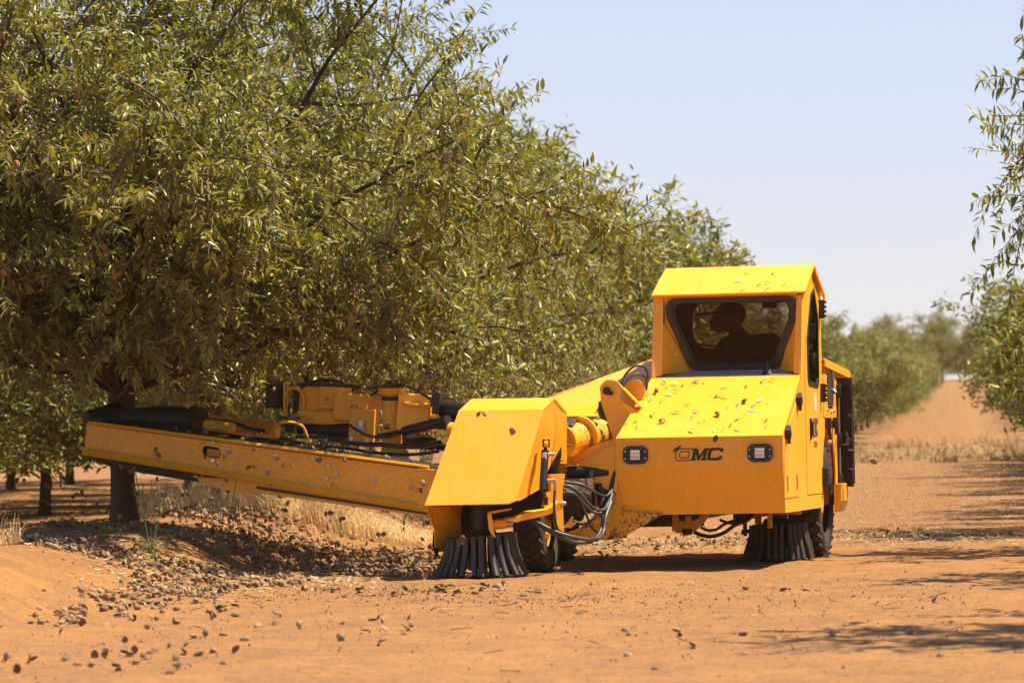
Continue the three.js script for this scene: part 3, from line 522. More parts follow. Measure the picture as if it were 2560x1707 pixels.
// linkage right of the brush
part(rig, 'link_bracket', [plate([[-1.589, 0.539, 1.22], [-1.554, 0.541, 1.22], [-1.535, 0.364, 1.2], [-1.522, 0.341, 1.2], [-1.549, 0.341, 1.2], [-1.578, 0.409, 1.22]], .03), plate([[-1.589, 0.532, 1.22], [-1.575, 0.552, 1.22], [-1.467, 0.568, 1], [-1.467, 0.554, 1], [-1.559, 0.534, 1.2]], .05)], M.paint);
part(rig, 'swing_arm', [plate([[-1.569, 0.48, 1.16], [-1.486, 0.481, 1.12], [-1.456, 0.5, 1.1], [-1.409, 0.505, 1.05], [-1.323, 0.546, 1], [-1.181, 0.563, 0.86], [-1.101, 0.624, 0.78], [-1.089, 0.563, 0.78], [-1.175, 0.52, 0.86], [-1.416, 0.465, 1.05], [-1.467, 0.477, 1.1], [-1.569, 0.47, 1.16]], .07), plate([[-1.345, 0.517, 1.06], [-1.173, 0.537, 0.9], [-1.179, 0.559, 0.84], [-1.32, 0.548, 0.98]], .012)], M.paint);
part(rig, 'pivot_boss', [rod([-1.575, 0.439, 1.14], [-1.472, 0.446, 1.08], .042, .042, 18)], M.paint);
part(rig, 'pivot_nut', [rod([-1.472, 0.446, 1.08], [-1.43, 0.448, 1.05], .034, .03, 6), rod([-1.43, 0.448, 1.05], [-1.419, 0.448, 1.04], .022, .022, 12)], M.steel);
part(rig, 'pivot_tower', [plate([[-1.184, 0.845, 0.66], [-1.076, 0.849, 0.6], [-1.099, 0.728, 0.6], [-1.104, 0.643, 0.6], [-1.096, 0.356, 0.6], [-1.145, 0.398, 0.64], [-1.155, 0.588, 0.66], [-1.229, 0.59, 0.7], [-1.22, 0.691, 0.7], [-1.186, 0.704, 0.68]], .06), plate([[-1.234, 0.591, 0.74], [-1.093, 0.627, 0.62], [-1.094, 0.579, 0.62], [-1.221, 0.544, 0.74]], .05)], M.paint);
part(rig, 'pivot_bolt', [rod([-1.106, 0.594, 0.66], [-1.078, 0.596, 0.63], .036, .034, 6), rod([-1.078, 0.596, 0.63], [-1.057, 0.595, 0.6], .022, .022, 12)], M.steel);
const ram = part(rig, 'sweeper_ram', [rod([-1.154, 0.724, 1.02], [-1.144, 1.05, 0.94], .032, .032, 16), rod([-1.144, 1.05, 0.94], [-1.138, 1.117, 0.93], .016, .016, 12), rod([-1.154, 0.724, 1.02], [-1.139, 0.644, 1.02], .018, .018, 10)], M.black, 'black hydraulic ram standing upright beside the sweeper hood');
part(ram, 'clevis', [box([-1.153, 1.111, 0.94], [.02, .07, .05]), box([-1.116, 1.11, 0.94], [.02, .07, .05]), box([-1.129, 0.63, 1.02], [.03, .07, .05])], M.dark);
part(ram, 'clevis_eye', [rod([-1.142, 1.104, 0.96], [-1.112, 1.103, 0.96], .026, .026, 14)], M.paint);
part(ram, 'port', [rod([-1.12, 1.017, 0.96], [-1.066, 1.019, 0.94], .016, .016, 10), rod([-1.12, 0.797, 1], [-1.055, 0.799, 0.98], .017, .017, 10), rod([-1.056, 0.782, 0.98], [-1.06, 0.715, 0.98], .012, .012, 10)], M.steel);
part(ram, 'label_plate', [box([-1.144, 0.97, 0.98], [.035, .13, .012], [0, 0, -.06], .004)], M.sticker);
part(rig, 'ram_hose', hose([[-1.06, 0.715, 0.98], [-1.065, 0.602, 1], [-1.065, 0.485, 0.98], [-1.055, 0.4, 0.94], [-1.033, 0.365, 0.9]], .012), M.hose);
// main hoses of the sweeper
for (const [pts, r, m] of [
  [[[-1.26, 0.463, 0.95], [-1.193, 0.436, 0.98], [-1.064, 0.367, 0.95], [-0.914, 0.315, 0.85], [-0.784, 0.293, 0.65], [-0.761, 0.347, 0.45], [-0.754, 0.479, 0.35], [-0.736, 0.594, 0.2]], .018, M.greyhose],
  [[[-1.265, 0.452, 0.93], [-1.193, 0.415, 0.95], [-1.053, 0.332, 0.92], [-0.926, 0.273, 0.8], [-0.825, 0.279, 0.62], [-0.787, 0.363, 0.42], [-0.78, 0.512, 0.3], [-0.738, 0.644, 0.15]], .016, M.greyhose],
  [[[-1.095, 0.748, 0.6], [-1.013, 0.739, 0.58], [-0.941, 0.684, 0.55], [-0.86, 0.58, 0.5], [-0.795, 0.529, 0.4], [-0.747, 0.572, 0.25], [-0.743, 0.671, 0.12]], .013, M.greyhose],
  [[[-1.089, 0.686, 0.55], [-1.009, 0.684, 0.52], [-0.943, 0.621, 0.48], [-0.86, 0.523, 0.42], [-0.783, 0.499, 0.32], [-0.744, 0.55, 0.2], [-0.754, 0.643, 0.1]], .012, M.greyhose],
  [[[-1.089, 0.719, 0.5], [-0.988, 0.655, 0.46], [-0.912, 0.5, 0.42], [-0.867, 0.381, 0.4], [-0.818, 0.343, 0.3], [-0.767, 0.441, 0.2]], .011, M.hose],
  [[[-1.074, 0.775, 0.45], [-0.946, 0.748, 0.4], [-0.842, 0.677, 0.32], [-0.78, 0.646, 0.2], [-0.746, 0.694, 0.1]], .012, M.hose],
  [[[-1.059, 0.448, 0.3], [-0.973, 0.413, 0.3], [-0.89, 0.445, 0.28], [-0.83, 0.545, 0.22], [-0.8, 0.645, 0.15]], .013, M.hose],
  [[[-0.937, 0.682, 0.5], [-0.875, 0.668, 0.5], [-0.856, 0.62, 0.48], [-0.872, 0.579, 0.46]], .010, M.hose],
]) part(rig, 'hydraulic_hose', hose(pts, r, 40, 8), m);
part(rig, 'hose_collar', [rod([-0.825, 0.299, 0.72], [-0.779, 0.293, 0.64], .024, .024, 12)], M.hose);
part(rig, 'hub_motor', [rod([-1.28, .62, .02], [-1.02, .60, .02], .19, .17, 24), rod([-1.02, .60, .02], [-.93, .60, .02], .11, .10, 20), box([-.86, .66, -.14], [.14, .24, .2], [.1, .3, .1], .03), rod([-1.16, .86, -.05], [-.80, .84, -.08], .06, .055, 18), rod([-.95, .70, .05], [-.95, .86, .02], .035, .03, 12), rod([-.80, .60, .0], [-.74, .88, -.05], .018, .018, 8)], M.dark);
part(rig, 'valve_block', [box([-0.949, 0.734, 0.2], [.10, .12, .12]), rod([-0.923, 0.799, 0.25], [-0.924, 0.745, 0.25], .025, .025, 10)], M.steel);
part(rig, 'step_lug', [plate([[-1.102, 0.393, 0.5], [-1.024, 0.486, 0.45], [-1.05, 0.391, 0.45]], .02), plate([[-1.039, 0.43, 0.4], [-1.009, 0.429, 0.38], [-1.061, 0.383, 0.4]], .02)], M.paint);
part(rig, 'tow_eye', [rod([-1.199, 0.347, 0.8], [-1.162, 0.342, 0.78], .035, .035, 12)], M.paint);
// front frame plate: arm to the left, neck behind the nose panel
part(rig, 'frame_arm', [plate([[-1.302, 0.896, -0.03], [-1.302, 0.848, -0.03], [-1.077, 0.845, -0.03], [-0.869, 0.728, -0.03], [-0.807, 0.693, -0.03], [-0.72, 0.681, -0.03], [-0.711, 1.106, -0.03], [-0.739, 1.093, -0.03], [-1.076, 0.917, -0.03]], .03),
  plate([[-1.076, 0.917, -0.028], [-0.739, 1.093, -0.028], [[-0.739, 1.093, -0.028][0], [-0.739, 1.093, -0.028][1] + .004, -.22], [[-1.076, 0.917, -0.028][0], [-1.076, 0.917, -0.028][1] + .004, -.22]], .01),
  plate([[-1.291, 0.904, 0.02], [-1.066, 0.917, 0.02], [[-1.07, 0.917, 0][0], [-1.07, 0.917, 0][1], -.25], [[-1.295, 0.904, 0][0], [-1.295, 0.904, 0][1], -.25]], .012)], M.paint);
part(rig, 'frame_inner_plate', [plate([[-1.248, 0.901, -0.35], [-1.142, 0.899, -0.35], [-0.794, 0.945, -0.35], [-0.79, 1.136, -0.35], [-0.943, 1.093, -0.35], [-1.247, 0.97, -0.35]], .03)], M.paint);
part(rig, 'frame_neck', [plate([[-0.773, 0.702, -0.035], [-0.773, 0.537, -0.035], [-0.81, 0.263, -0.035], [-0.715, 0.272, -0.035], [-0.346, 0.472, -0.06], [-0.345, 0.496, -0.06], [-0.673, 0.502, -0.04], [-0.71, 0.701, -0.035]], .03), plate([[-0.813, 0.263, -0.05], [-0.718, 0.272, -0.05], [[-0.708, 0.273, 0][0], [-0.708, 0.273, 0][1], -.35], [[-0.803, 0.264, 0][0], [-0.803, 0.264, 0][1], -.35]].reverse(), .02), plate([[-1.191, 0.33, -0.02], [-1.057, 0.37, -0.02], [-0.879, 0.488, -0.02], [-0.766, 0.545, -0.02], [-0.8, 0.264, -0.02], [-0.919, 0.265, -0.02]], .02)], M.rusty, 'rust pitted lower frame plate under the nose');
// lift ears with pin, hose loops, swing tube
function ear(z, th) { const pts = []; const c = [-0.857, 1.547, -0.5]; for (let k = 0; k <= 10; k++) { const t = -.75 + k / 10 * 3.6; pts.push([c[0] + Math.cos(t) * .098, c[1] + Math.sin(t) * .098, z]); } pts.push([c[0] - .085, c[1] - .10, z], [c[0] + .02, c[1] - .43, z], [c[0] + .0, c[1] - .60, z], [c[0] + .36, c[1] - .60, z], [c[0] + .36, c[1] - .28, z]); return plate(pts.reverse().reverse(), th); }
const earP = part(rig, 'lift_ear', ear(-.48, .035), M.paint);
part(earP, 'pin', [rod([[-0.885, 1.547, -0.48][0], [-0.885, 1.547, -0.48][1], -.62], [[-0.885, 1.547, -0.48][0], [-0.885, 1.547, -0.48][1], -.455], .036, .036, 18), rod([-0.848, 1.529, -0.47], [-0.842, 1.529, -0.44], .018, .018, 10), box([-0.861, 1.536, -0.465], [.06, .045, .02], [0, 0, -.5])], M.dark);
part(rig, 'lift_ear', ear(-.72, .03).translate(.165, .0, 0), M.paint);
part(rig, 'ear_cap', plate([[-0.778, 1.604, -0.48], [-0.591, 1.406, -0.48], [[-0.591, 1.406, -0.48][0], [-0.591, 1.406, -0.48][1], -.60], [[-0.778, 1.604, -0.48][0], [-0.778, 1.604, -0.48][1], -.60]], .01), M.paint);
for (const pts of [[[-0.774, 1.597, -0.55], [-0.739, 1.691, -0.6], [-0.665, 1.76, -0.65], [-0.597, 1.752, -0.7], [-0.572, 1.678, -0.75], [-0.594, 1.584, -0.8]], [[-0.756, 1.587, -0.55], [-0.704, 1.662, -0.6], [-0.642, 1.689, -0.65], [-0.591, 1.664, -0.7], [-0.584, 1.608, -0.75], [-0.598, 1.549, -0.8]]]) part(rig, 'lift_hose', hose(pts, .0115, 28, 8), M.hose);
part(rig, 'swing_tube', [rod([-1.238, 1.111, -0.2], [-1.011, 1.171, -0.75], .145, .135, 28)], M.rusty, 'yellow swing tube with flaking paint');
part(rig, 'tube_flange', [rod([-1.111, 1.151, -0.45], [-1.091, 1.157, -0.49], .175, .175, 28)], M.paint);
part(rig, 'tube_clamp', [rod([-1.163, 1.293, -0.2], [-1.149, 1.271, -0.25], .035, .03, 10)], M.steel);
part(rig, 'tube_hose', hose([[-1.184, 1.293, -0.3], [-1.136, 1.291, -0.5], [-1.068, 1.278, -0.6], [-0.998, 1.322, -0.7]], .010), M.greyhose);
part(rig, 'gap_shade_plate', [plate([[-1.026, 1.452, -0.8], [-0.997, 1.469, -0.8], [-0.911, 1.257, -0.8], [-0.915, 1.081, -0.8], [-1.033, 1.083, -0.8]], .02)], M.dark);  // dark plate added as the blackness of the open gap beside the lift ear
part(rig, 'coil_hose', hose([[-0.739, 1.16, -0.2], [-0.717, 1.208, -0.2], [-0.701, 1.18, -0.22], [-0.696, 1.235, -0.24], [-0.679, 1.256, -0.26]], .008), M.greyhose);
// sloping engine deck behind on the left
part(rig, 'engine_deck', [plate([[-1.851, 1.344, -1.15], [-1.077, 1.329, -1.1], [CL - .005, 1.50, -1.15], [CL - .005, 1.80, -2.5], [-0.85, 1.846, -2.5], [-1.957, 1.478, -2.5]], .02), plate([[-1.851, 1.344, -1.15], [-1.854, 1.165, -1.15], [-1.085, 1.152, -1.12], [-1.077, 1.329, -1.1]], .015), plate([[-1.957, 1.478, -2.5], [-1.851, 1.344, -1.15], [[-1.851, 1.344, -1.15][0], .6, -1.15], [[-1.957, 1.478, -2.5][0], .6, -2.5]].reverse(), .015)], M.paint);
part(rig, 'engine_box', [box([-1.1, .95, -2.9], [.95, .9, 1.9], null, .02)], M.paint);
part(rig, 'deck_rail', [box([-1.433, 1.681, -2.45], [.12, .02, .03], [0, 0, .3])], M.steel);
// belly bits under the nose
part(rig, 'steer_arm', [plate([[-0.351, 0.399, -0.8], [-0.198, 0.397, -0.8], [-0.152, 0.421, -0.8], [-0.08, 0.49, -0.8], [-0.019, 0.489, -0.8], [-0.11, 0.375, -0.8], [-0.201, 0.293, -0.8], [-0.36, 0.295, -0.8]], .05), box([-0.355, 0.39, -0.78], [.06, .16, .08]), box([-0.236, 0.406, -0.75], [.05, .08, .06])], M.boom);
part(rig, 'steer_pin', [rod([-0.251, 0.33, -0.75], [-0.249, 0.277, -0.75], .045, .04, 12), rod([-0.267, 0.281, -0.75], [-0.292, 0.246, -0.75], .005, .004, 5)], M.dark);
for (const [pts, r] of [[[[-0.214, 0.296, -0.9], [-0.148, 0.268, -0.9], [-0.059, 0.256, -0.9], [0.04, 0.285, -0.95], [0.139, 0.352, -1], [0.239, 0.391, -1.05], [0.285, 0.442, -1.1]], .017], [[[-0.165, 0.336, -0.95], [-0.109, 0.311, -0.95], [-0.031, 0.314, -0.95], [0.04, 0.36, -1], [0.132, 0.393, -1.05], [0.238, 0.418, -1.1]], .013], [[[-0.002, 0.396, -1], [0.104, 0.366, -1], [0.185, 0.392, -1.05], [0.225, 0.46, -1.1]], .013]]) part(rig, 'belly_hose', hose(pts, r, 30, 7), M.hose);
part(rig, 'drain_cock', [rod([0.187, 0.44, -1.2], [0.19, 0.246, -1.2], .02, .018, 8), rod([0.159, 0.282, -1.2], [0.248, 0.291, -1.2], .022, .016, 8)], M.dark);
part(rig, 'brush_hanger', [box([.18, .46, -2.0], [.05, .26, .08]), box([.36, .44, -2.0], [.42, .06, .14]), box([0.348, 0.381, -1.6], [.04, .16, .05])], M.boom);

// ---------- boom with the trunk clamp (world axes, part of the machine) ----------
const boomG = new THREE.Group(); boomG.name = 'boom'; rig.add(boomG);
{ rig.updateMatrixWorld(true); const inv = rig.matrixWorld.clone().invert(); inv.decompose(boomG.position, boomG.quaternion, boomG.scale); }
const bTL = [-3.94, 1.362, -36.906], bBL = [-3.964, 1.097, -36.911], bTR = [-0.647, 0.907, -34.014], bBR = [-0.674, 0.561, -34.021];
part(boomG, 'beam_face', [plate([bBL, bBR, bTR, bTL], .02, [(() => { const c = [-2.718, 1.075, -35.861], e = [bTR[0] - bTL[0], bTR[1] - bTL[1], bTR[2] - bTL[2]], l = Math.hypot(...e), ex = e.map((k) => k / l), r = []; for (let k = 0; k <= 16; k++) { const t = k / 16 * 6.2832, cx = Math.cos(t) > 0 ? .072 : -.072, a = cx + Math.cos(t) * .05, b = Math.sin(t) * .05; r.push([c[0] + ex[0] * a, c[1] + ex[1] * a + b, c[2] + ex[2] * a]); } return r.slice(0, 16); })()])], M.boom);
part(boomG, 'beam_top', [plate([bTL, bTR, [-0.652, 0.951, -34.363], [-3.924, 1.406, -37.255]], .02)], M.dark);
part(boomG, 'beam_back', [plate([[-4.001, 1.125, -37.261], [-0.68, 0.594, -34.37], [-0.652, 0.951, -34.363], [-3.924, 1.406, -37.255]], .02)], M.dark);
part(boomG, 'beam_lip', [plate([[-3.979, 1.131, -36.85], [-0.769, 0.602, -34.08], [-0.769, 0.576, -34.021], [-3.979, 1.084, -36.811]].reverse(), .03), plate([[-3.919, 1.377, -36.846], [-0.734, 0.943, -34.014], [-0.734, 0.923, -33.994], [-3.921, 1.355, -36.826]].reverse(), .02)], M.boom);
part(boomG, 'end_collar', [plate([[-0.824, 0.917, -34.064], [-0.639, 0.894, -33.964], [-0.646, 0.521, -33.972], [-0.824, 0.57, -34.071]].reverse(), .03)], M.boom);
part(boomG, 'lower_flange', [plate([[-2.871, 0.853, -36.016], [-2.597, 0.837, -35.766], [-2.296, 0.821, -35.516], [-0.749, 0.556, -34.021], [-0.75, 0.501, -34.022], [-2.298, 0.707, -35.518], [-2.433, 0.694, -35.619], [-2.832, 0.795, -36.017]].reverse(), .12)], M.boom);
part(boomG, 'slide_rail', [plate([[-2.293, 0.768, -35.467], [-0.769, 0.536, -34.001], [-0.769, 0.523, -34.002], [-2.294, 0.744, -35.468]].reverse(), .05)], M.dark);
part(boomG, 'beam_underside_shade', [plate([[-3.969, 1.089, -36.961], [-2.077, 0.797, -35.417], [-2.832, 0.802, -36.017], [-3.665, 0.93, -36.814], [-3.957, 1.03, -37.012]].reverse(), .30)], M.dark);  // dark block below the beam, its colour stands in for the shadow there
for (const p of [[-2.699, 1.161, -35.81], [-1.628, 0.933, -34.864], [-1.559, 0.87, -34.795], [-1.644, 0.832, -34.876], [-1.223, 0.813, -34.486], [-0.892, 0.753, -34.167]]) part(boomG, 'bolt', bolt(p, [.2, .1, 1], .020, .016), M.steel);
part(boomG, 'slot_block', [box([-2.701, 1.066, -36.012], [.13, .07, .06], [0, -.3, -.1])], M.boom);
// clamp pads and slings round the trunk
part(boomG, 'clamp_pad', [rod([-3.352, 1.388, -37.356], [-2.9, 1.364, -37.006], .115, .125, 24), rod([-3.808, 1.397, -37.506], [-3.352, 1.388, -37.356], .085, .11, 20)], M.black, 'fat black rubber clamp pad against the trunk');
part(boomG, 'clamp_pad', [rod([-4.021, 1.405, -37.605], [-3.764, 1.456, -37.904], .06, .10, 18), rod([-4.079, 1.386, -38.356], [-3.307, 1.394, -38.306], .10, .115, 20)], M.black);
part(boomG, 'sling', [plate([[-3.998, 1.341, -37.307], [-3.926, 1.504, -37.503], [-2.906, 1.453, -37.104], [-2.883, 1.26, -37.008], [-3.363, 1.291, -37.207]].reverse(), .02)], M.black);
part(boomG, 'pad_guard', [box([-2.694, 1.302, -36.607], [.30, .11, .16], [0, -.3, -.13], .04)], M.rusty);
part(boomG, 'rear_jaw', [plate([[-4.13, 1.349, -38.607], [-2.221, 1.179, -38.01], [-2.219, 1.312, -38.007], [-3.315, 1.448, -38.405], [-4.085, 1.464, -38.604]].reverse(), .15)], M.boom);
// shaker drive above the beam
part(boomG, 'drive_housing', [box([-1.738, 1.517, -36.603], [.34, .30, .45], [0, -.25, -.07], .03), box([-1.424, 1.452, -36.404], [.32, .26, .5], [0, -.25, -.07], .03), box([-1.597, 1.357, -36.506], [.66, .13, .5], [0, -.25, -.07], .03)], M.boom);
part(boomG, 'drive_case_plate', [box([-1.614, 1.539, -36.303], [.30, .20, .02], [0, -.25, -.07], .004)], M.boom);
part(boomG, 'housing_lid', [box([-1.468, 1.643, -36.501], [.90, .03, .45], [0, -.25, -.07], .01)], M.dark);
part(boomG, 'frame_ring', [(() => { const g = new THREE.TorusGeometry(.13, .018, 8, 24); g.scale(.75, 1, 1); g.rotateY(-.3); g.translate(...[-1.994, 1.511, -36.403]); return g; })(), box([-2.069, 1.531, -36.503], [.06, .34, .10], null, .02)], M.boom);
part(boomG, 'pivot_post', [rod([-1.089, 1.08, -35.711], [-1.08, 1.562, -35.702], .088, .088, 28), rod([-1.08, 1.562, -35.702], [-1.079, 1.615, -35.701], .12, .13, 28)], M.boom);
part(boomG, 'pivot_cap', [rod([-1.079, 1.615, -35.701], [-1.078, 1.644, -35.701], .10, .10, 24), rod([-1.064, 1.643, -35.701], [-1.063, 1.686, -35.7], .045, .045, 14), rod([-1.08, 1.544, -35.702], [-1.081, 1.504, -35.703], .094, .094, 28)], M.dark);
part(boomG, 'post_foot', [plate([[-1.199, 0.977, -35.513], [-0.984, 0.953, -35.414], [-1.001, 1.122, -35.51], [-1.164, 1.132, -35.61]].reverse().reverse(), .16)], M.boom);
part(boomG, 'latch_plate', [box([-1.368, 1.284, -36.107], [.24, .30, .05], [0, -.25, -.07], .01)], M.boom);
part(boomG, 'latch_bar', [box([-1.377, 1.27, -36.038], [.055, .14, .05], [0, -.25, -.12], .01)], M.steel);
for (const p of [[-1.465, 1.168, -36.03], [-1.328, 1.143, -36.01]]) part(boomG, 'bolt', bolt(p, [0, 0, 1], .022, .016), M.steel);
part(boomG, 'idler_pulley', [rod([-2.026, 1.355, -36.206], [-2.025, 1.384, -36.206], .10, .10, 24), rod([-2.028, 1.232, -36.208], [-2.027, 1.304, -36.207], .035, .05, 16), rod([-2.027, 1.29, -36.207], [-2.027, 1.319, -36.207], .085, .09, 24)], M.black);
part(boomG, 'guard_rail', hose([[-2.217, 1.207, -36.209], [-2.144, 1.292, -36.107], [-2.073, 1.327, -36.007], [-1.976, 1.322, -36.007], [-1.901, 1.288, -36.007], [-1.87, 1.219, -36.009], [-1.839, 1.135, -36.01]], .013), M.boom);
part(boomG, 'drive_shaft', [rod([-1.942, 1.273, -36.508], [-1.427, 1.235, -36.208], .075, .075, 20), rod([-1.001, 1.156, -35.81], [-0.723, 1.109, -35.611], .06, .06, 18), rod([-0.73, 1.102, -35.611], [-0.585, 1.072, -35.411], .035, .035, 14)], M.dark);
part(boomG, 'arm_box', [box([-0.85, 1.389, -35.505], [.30, .33, .30], [0, -.25, -.10], .012)], M.paint);
part(boomG, 'arm_lid', [plate([[-0.978, 1.476, -35.304], [-0.701, 1.449, -35.204], [-0.728, 1.543, -35.602], [-0.98, 1.57, -35.702]], .012)], M.paint);
part(boomG, 'arm_clamp', [box([-0.646, 1.47, -35.304], [.05, .19, .30], [0, -.25, -.22], .01), box([-0.68, 1.498, -35.253], [.04, .12, .2], [0, -.25, -.22], .01)], M.dark);
part(boomG, 'upper_arm', [rod([-0.612, 1.419, -35.305], [-0.152, 1.347, -34.906], .085, .085, 20), box([-0.472, 1.276, -35.207], [.40, .10, .14], [0, -.25, -.08])], M.dark);
part(boomG, 'arm_link', [rod([-0.551, 1.233, -34.608], [0.12, 1.102, -34.211], .07, .07, 18), box([-0.122, 1.036, -34.412], [.7, .16, .22], [0, -.2, -.1])], M.boom);
part(boomG, 'bent_tab', [plate([[-1.59, 1.131, -35.91], [-1.561, 1.138, -35.91], [-1.57, 1.073, -35.911], [-1.598, 1.067, -35.912]], .01)], M.paint);

for (const [pts, r] of [
  [[[-0.647, 1.129, -35.01], [-0.865, 1.086, -35.311], [-1.152, 1.111, -35.461], [-1.449, 1.129, -35.81], [-1.744, 1.191, -36.009], [-1.966, 1.202, -36.109]], .020],
  [[[-0.662, 1.05, -34.812], [-0.897, 1.024, -35.112], [-1.223, 1.042, -35.412], [-1.518, 1.088, -35.711], [-1.777, 1.106, -35.911], [-2.116, 1.19, -36.209]], .016],
  [[[-0.973, 1.292, -35.507], [-1.044, 1.205, -35.459], [-1.227, 1.183, -35.609], [-1.38, 1.228, -35.908], [-1.49, 1.301, -36.007]], .013],
  [[[-1.492, 1.645, -36.201], [-1.64, 1.703, -36.299], [-1.827, 1.689, -36.4], [-1.974, 1.601, -36.401], [-2.037, 1.457, -36.304], [-2.029, 1.369, -36.256]], .014],
  [[[-0.714, 1.499, -35.203], [-0.858, 1.591, -35.401], [-1.004, 1.641, -35.601], [-1.154, 1.617, -35.801], [-1.269, 1.567, -36.002]], .014],
  [[[-2.279, 1.25, -36.508], [-2.431, 1.282, -36.608], [-2.583, 1.336, -36.707], [-2.81, 1.363, -36.806], [-2.936, 1.372, -37.006]], .018],
]) part(boomG, 'boom_hose', hose(pts, r, 30, 7), M.hose);
part(boomG, 'shaker_weight', [rod([-1.894, 1.418, -36.905], [-1.89, 1.621, -36.901], .14, .14, 24), rod([-2.195, 1.461, -37.004], [-2.19, 1.683, -37], .10, .10, 20)], M.dark);
part(boomG, 'arm_ram', [rod([-0.573, 1.32, -35.007], [-0.971, 1.228, -35.408], .045, .045, 16), rod([-0.971, 1.228, -35.408], [-1.191, 1.189, -35.609], .022, .022, 12)], M.black);
part(boomG, 'scraper_strip', [plate([[-3.644, 1.386, -37.056], [-2.082, 1.171, -35.609], [-2.079, 1.15, -35.56], [-3.64, 1.356, -37.006]].reverse(), .02)], M.black);

// ---------- the driver ----------
{
  const who = thing('person', 'driver in dark cap and glasses looking sideways inside the yellow cab', 'person', [1.581, 0, -34.166]); who.rotation.y = -0.21817;
  const seatIn = (o) => { o.scale.set(1.05, 1.03, 1.03); o.position.set(-.003, -.09, .18); return o; };
  const B = [ // from, to, radius, radius
    [[.16, 1.42, -2.10], [.15, 1.86, -2.03], .150, .165], [[-.03, 1.97, -1.98], [.33, 1.985, -2.01], .085, .09], [[.08, 2.03, -1.99], [.0, 2.17, -1.96], .062, .058],
    [[-.045, 2.235, -1.95], [.03, 2.245, -1.95], .092, .10], [[-.09, 2.165, -1.95], [-.03, 2.17, -1.95], .062, .07], [[-.150, 2.200, -1.945], [-.165, 2.182, -1.945], .014, .020], [[-.145, 2.135, -1.945], [-.10, 2.13, -1.95], .032, .04],
    [[.01, 2.205, -1.86], [.015, 2.18, -1.86], .016, .012],
    [[-.07, 1.95, -1.95], [-.20, 1.74, -1.84], .062, .048], [[-.20, 1.74, -1.84], [-.26, 1.80, -1.72], .044, .032], [[.36, 1.95, -1.99], [.43, 1.69, -1.92], .066, .050], [[.43, 1.69, -1.92], [.18, 1.70, -1.76], .046, .032], [[.18, 1.70, -1.76], [-.05, 1.78, -1.70], .034, .030],
    [[.05, 1.38, -2.05], [-.02, 1.38, -1.60], .085, .065], [[.26, 1.38, -2.05], [.26, 1.38, -1.60], .085, .065], [[-.02, 1.38, -1.60], [-.02, 1.10, -1.55], .06, .045], [[.26, 1.38, -1.60], [.26, 1.10, -1.55], .06, .045],
  ];
  for (const [hx, hy, hz] of [[-.27, 1.815, -1.705], [-.07, 1.79, -1.695]]) { for (let f = 0; f < 4; f++) B.push([[hx - .03 + f * .022, hy + .02, hz - .01], [hx - .03 + f * .022, hy + .004 * f - .005, hz + .045 + (f % 2) * .006], .0105, .0095]); B.push([[hx + .04, hy - .01, hz - .02], [hx + .065, hy + .01, hz + .02], .012, .010]); }
  const N = 100, S = .68, cx = .08, cy = 1.72, cz = -1.86, mc = new MarchingCubes(N, M.dark, false, false, 120000); mc.isolation = 0;
  const segs = B.map(([a, b, r0, r1]) => { const d = [b[0] - a[0], b[1] - a[1], b[2] - a[2]]; return [a, d, d[0] * d[0] + d[1] * d[1] + d[2] * d[2], r0, r1]; });
  for (let k = 0; k < N; k++) for (let j = 0; j < N; j++) for (let i = 0; i < N; i++) {
    const x = cx + (i / N * 2 - 1) * S, y = cy + (j / N * 2 - 1) * S, z = cz + (k / N * 2 - 1) * S; let acc = 0;
    for (const [a, d, l2, r0, r1] of segs) { const px = x - a[0], py = y - a[1], pz = z - a[2]; let t = (px * d[0] + py * d[1] + pz * d[2]) / l2; t = t < 0 ? 0 : t > 1 ? 1 : t; const ex = px - d[0] * t, ey = py - d[1] * t, ez = pz - d[2] * t; acc += Math.exp(-(Math.sqrt(ex * ex + ey * ey + ez * ez) - (r0 + (r1 - r0) * t)) * 70); }
    mc.field[i + j * N + k * N * N] = acc > 1e-30 ? Math.log(acc) / 70 : -1;
  }
  mc.update();
  const n = mc.count, pos = new Float32Array(n * 3), nor = new Float32Array(n * 3), col = new Float32Array(n * 3);
  for (let i = 0; i < n; i++) {
    const x = cx + mc.positionArray[i * 3] * S, y = cy + mc.positionArray[i * 3 + 1] * S, z = cz + mc.positionArray[i * 3 + 2] * S; pos.set([x, y, z], i * 3); nor.set([mc.normalArray[i * 3], mc.normalArray[i * 3 + 1], mc.normalArray[i * 3 + 2]], i * 3);
    const skin = (y > 2.085 && x < .1) || (z > -1.76 && y > 1.72); col.set(skin ? [.20, .105, .065] : y < 1.46 ? [.03, .035, .05] : [.028, .022, .021], i * 3);
  }
  const g = new THREE.BufferGeometry(); g.setAttribute('position', new THREE.BufferAttribute(pos, 3)); g.setAttribute('normal', new THREE.BufferAttribute(nor, 3)); g.setAttribute('color', new THREE.BufferAttribute(col, 3));
  seatIn(part(who, 'body', g, std('driver_skin_and_cloth', [1, 1, 1], .8, 0, { vertexColors: true })));
  const capM = std('dark_cap', [.02, .02, .022], .85);
  const cap = new THREE.SphereGeometry(.118, 24, 12, 0, 6.29, 0, 1.5); cap.scale(1.08, .98, .98); cap.rotateZ(.06); cap.translate(-.008, 2.238, -1.95);
  const brim = new THREE.CylinderGeometry(.09, .09, .022, 24, 1); brim.scale(1.5, 1, .95); brim.rotateZ(.06); brim.translate(-.175, 2.256, -1.95);
  seatIn(part(who, 'cap', [cap, brim], capM));
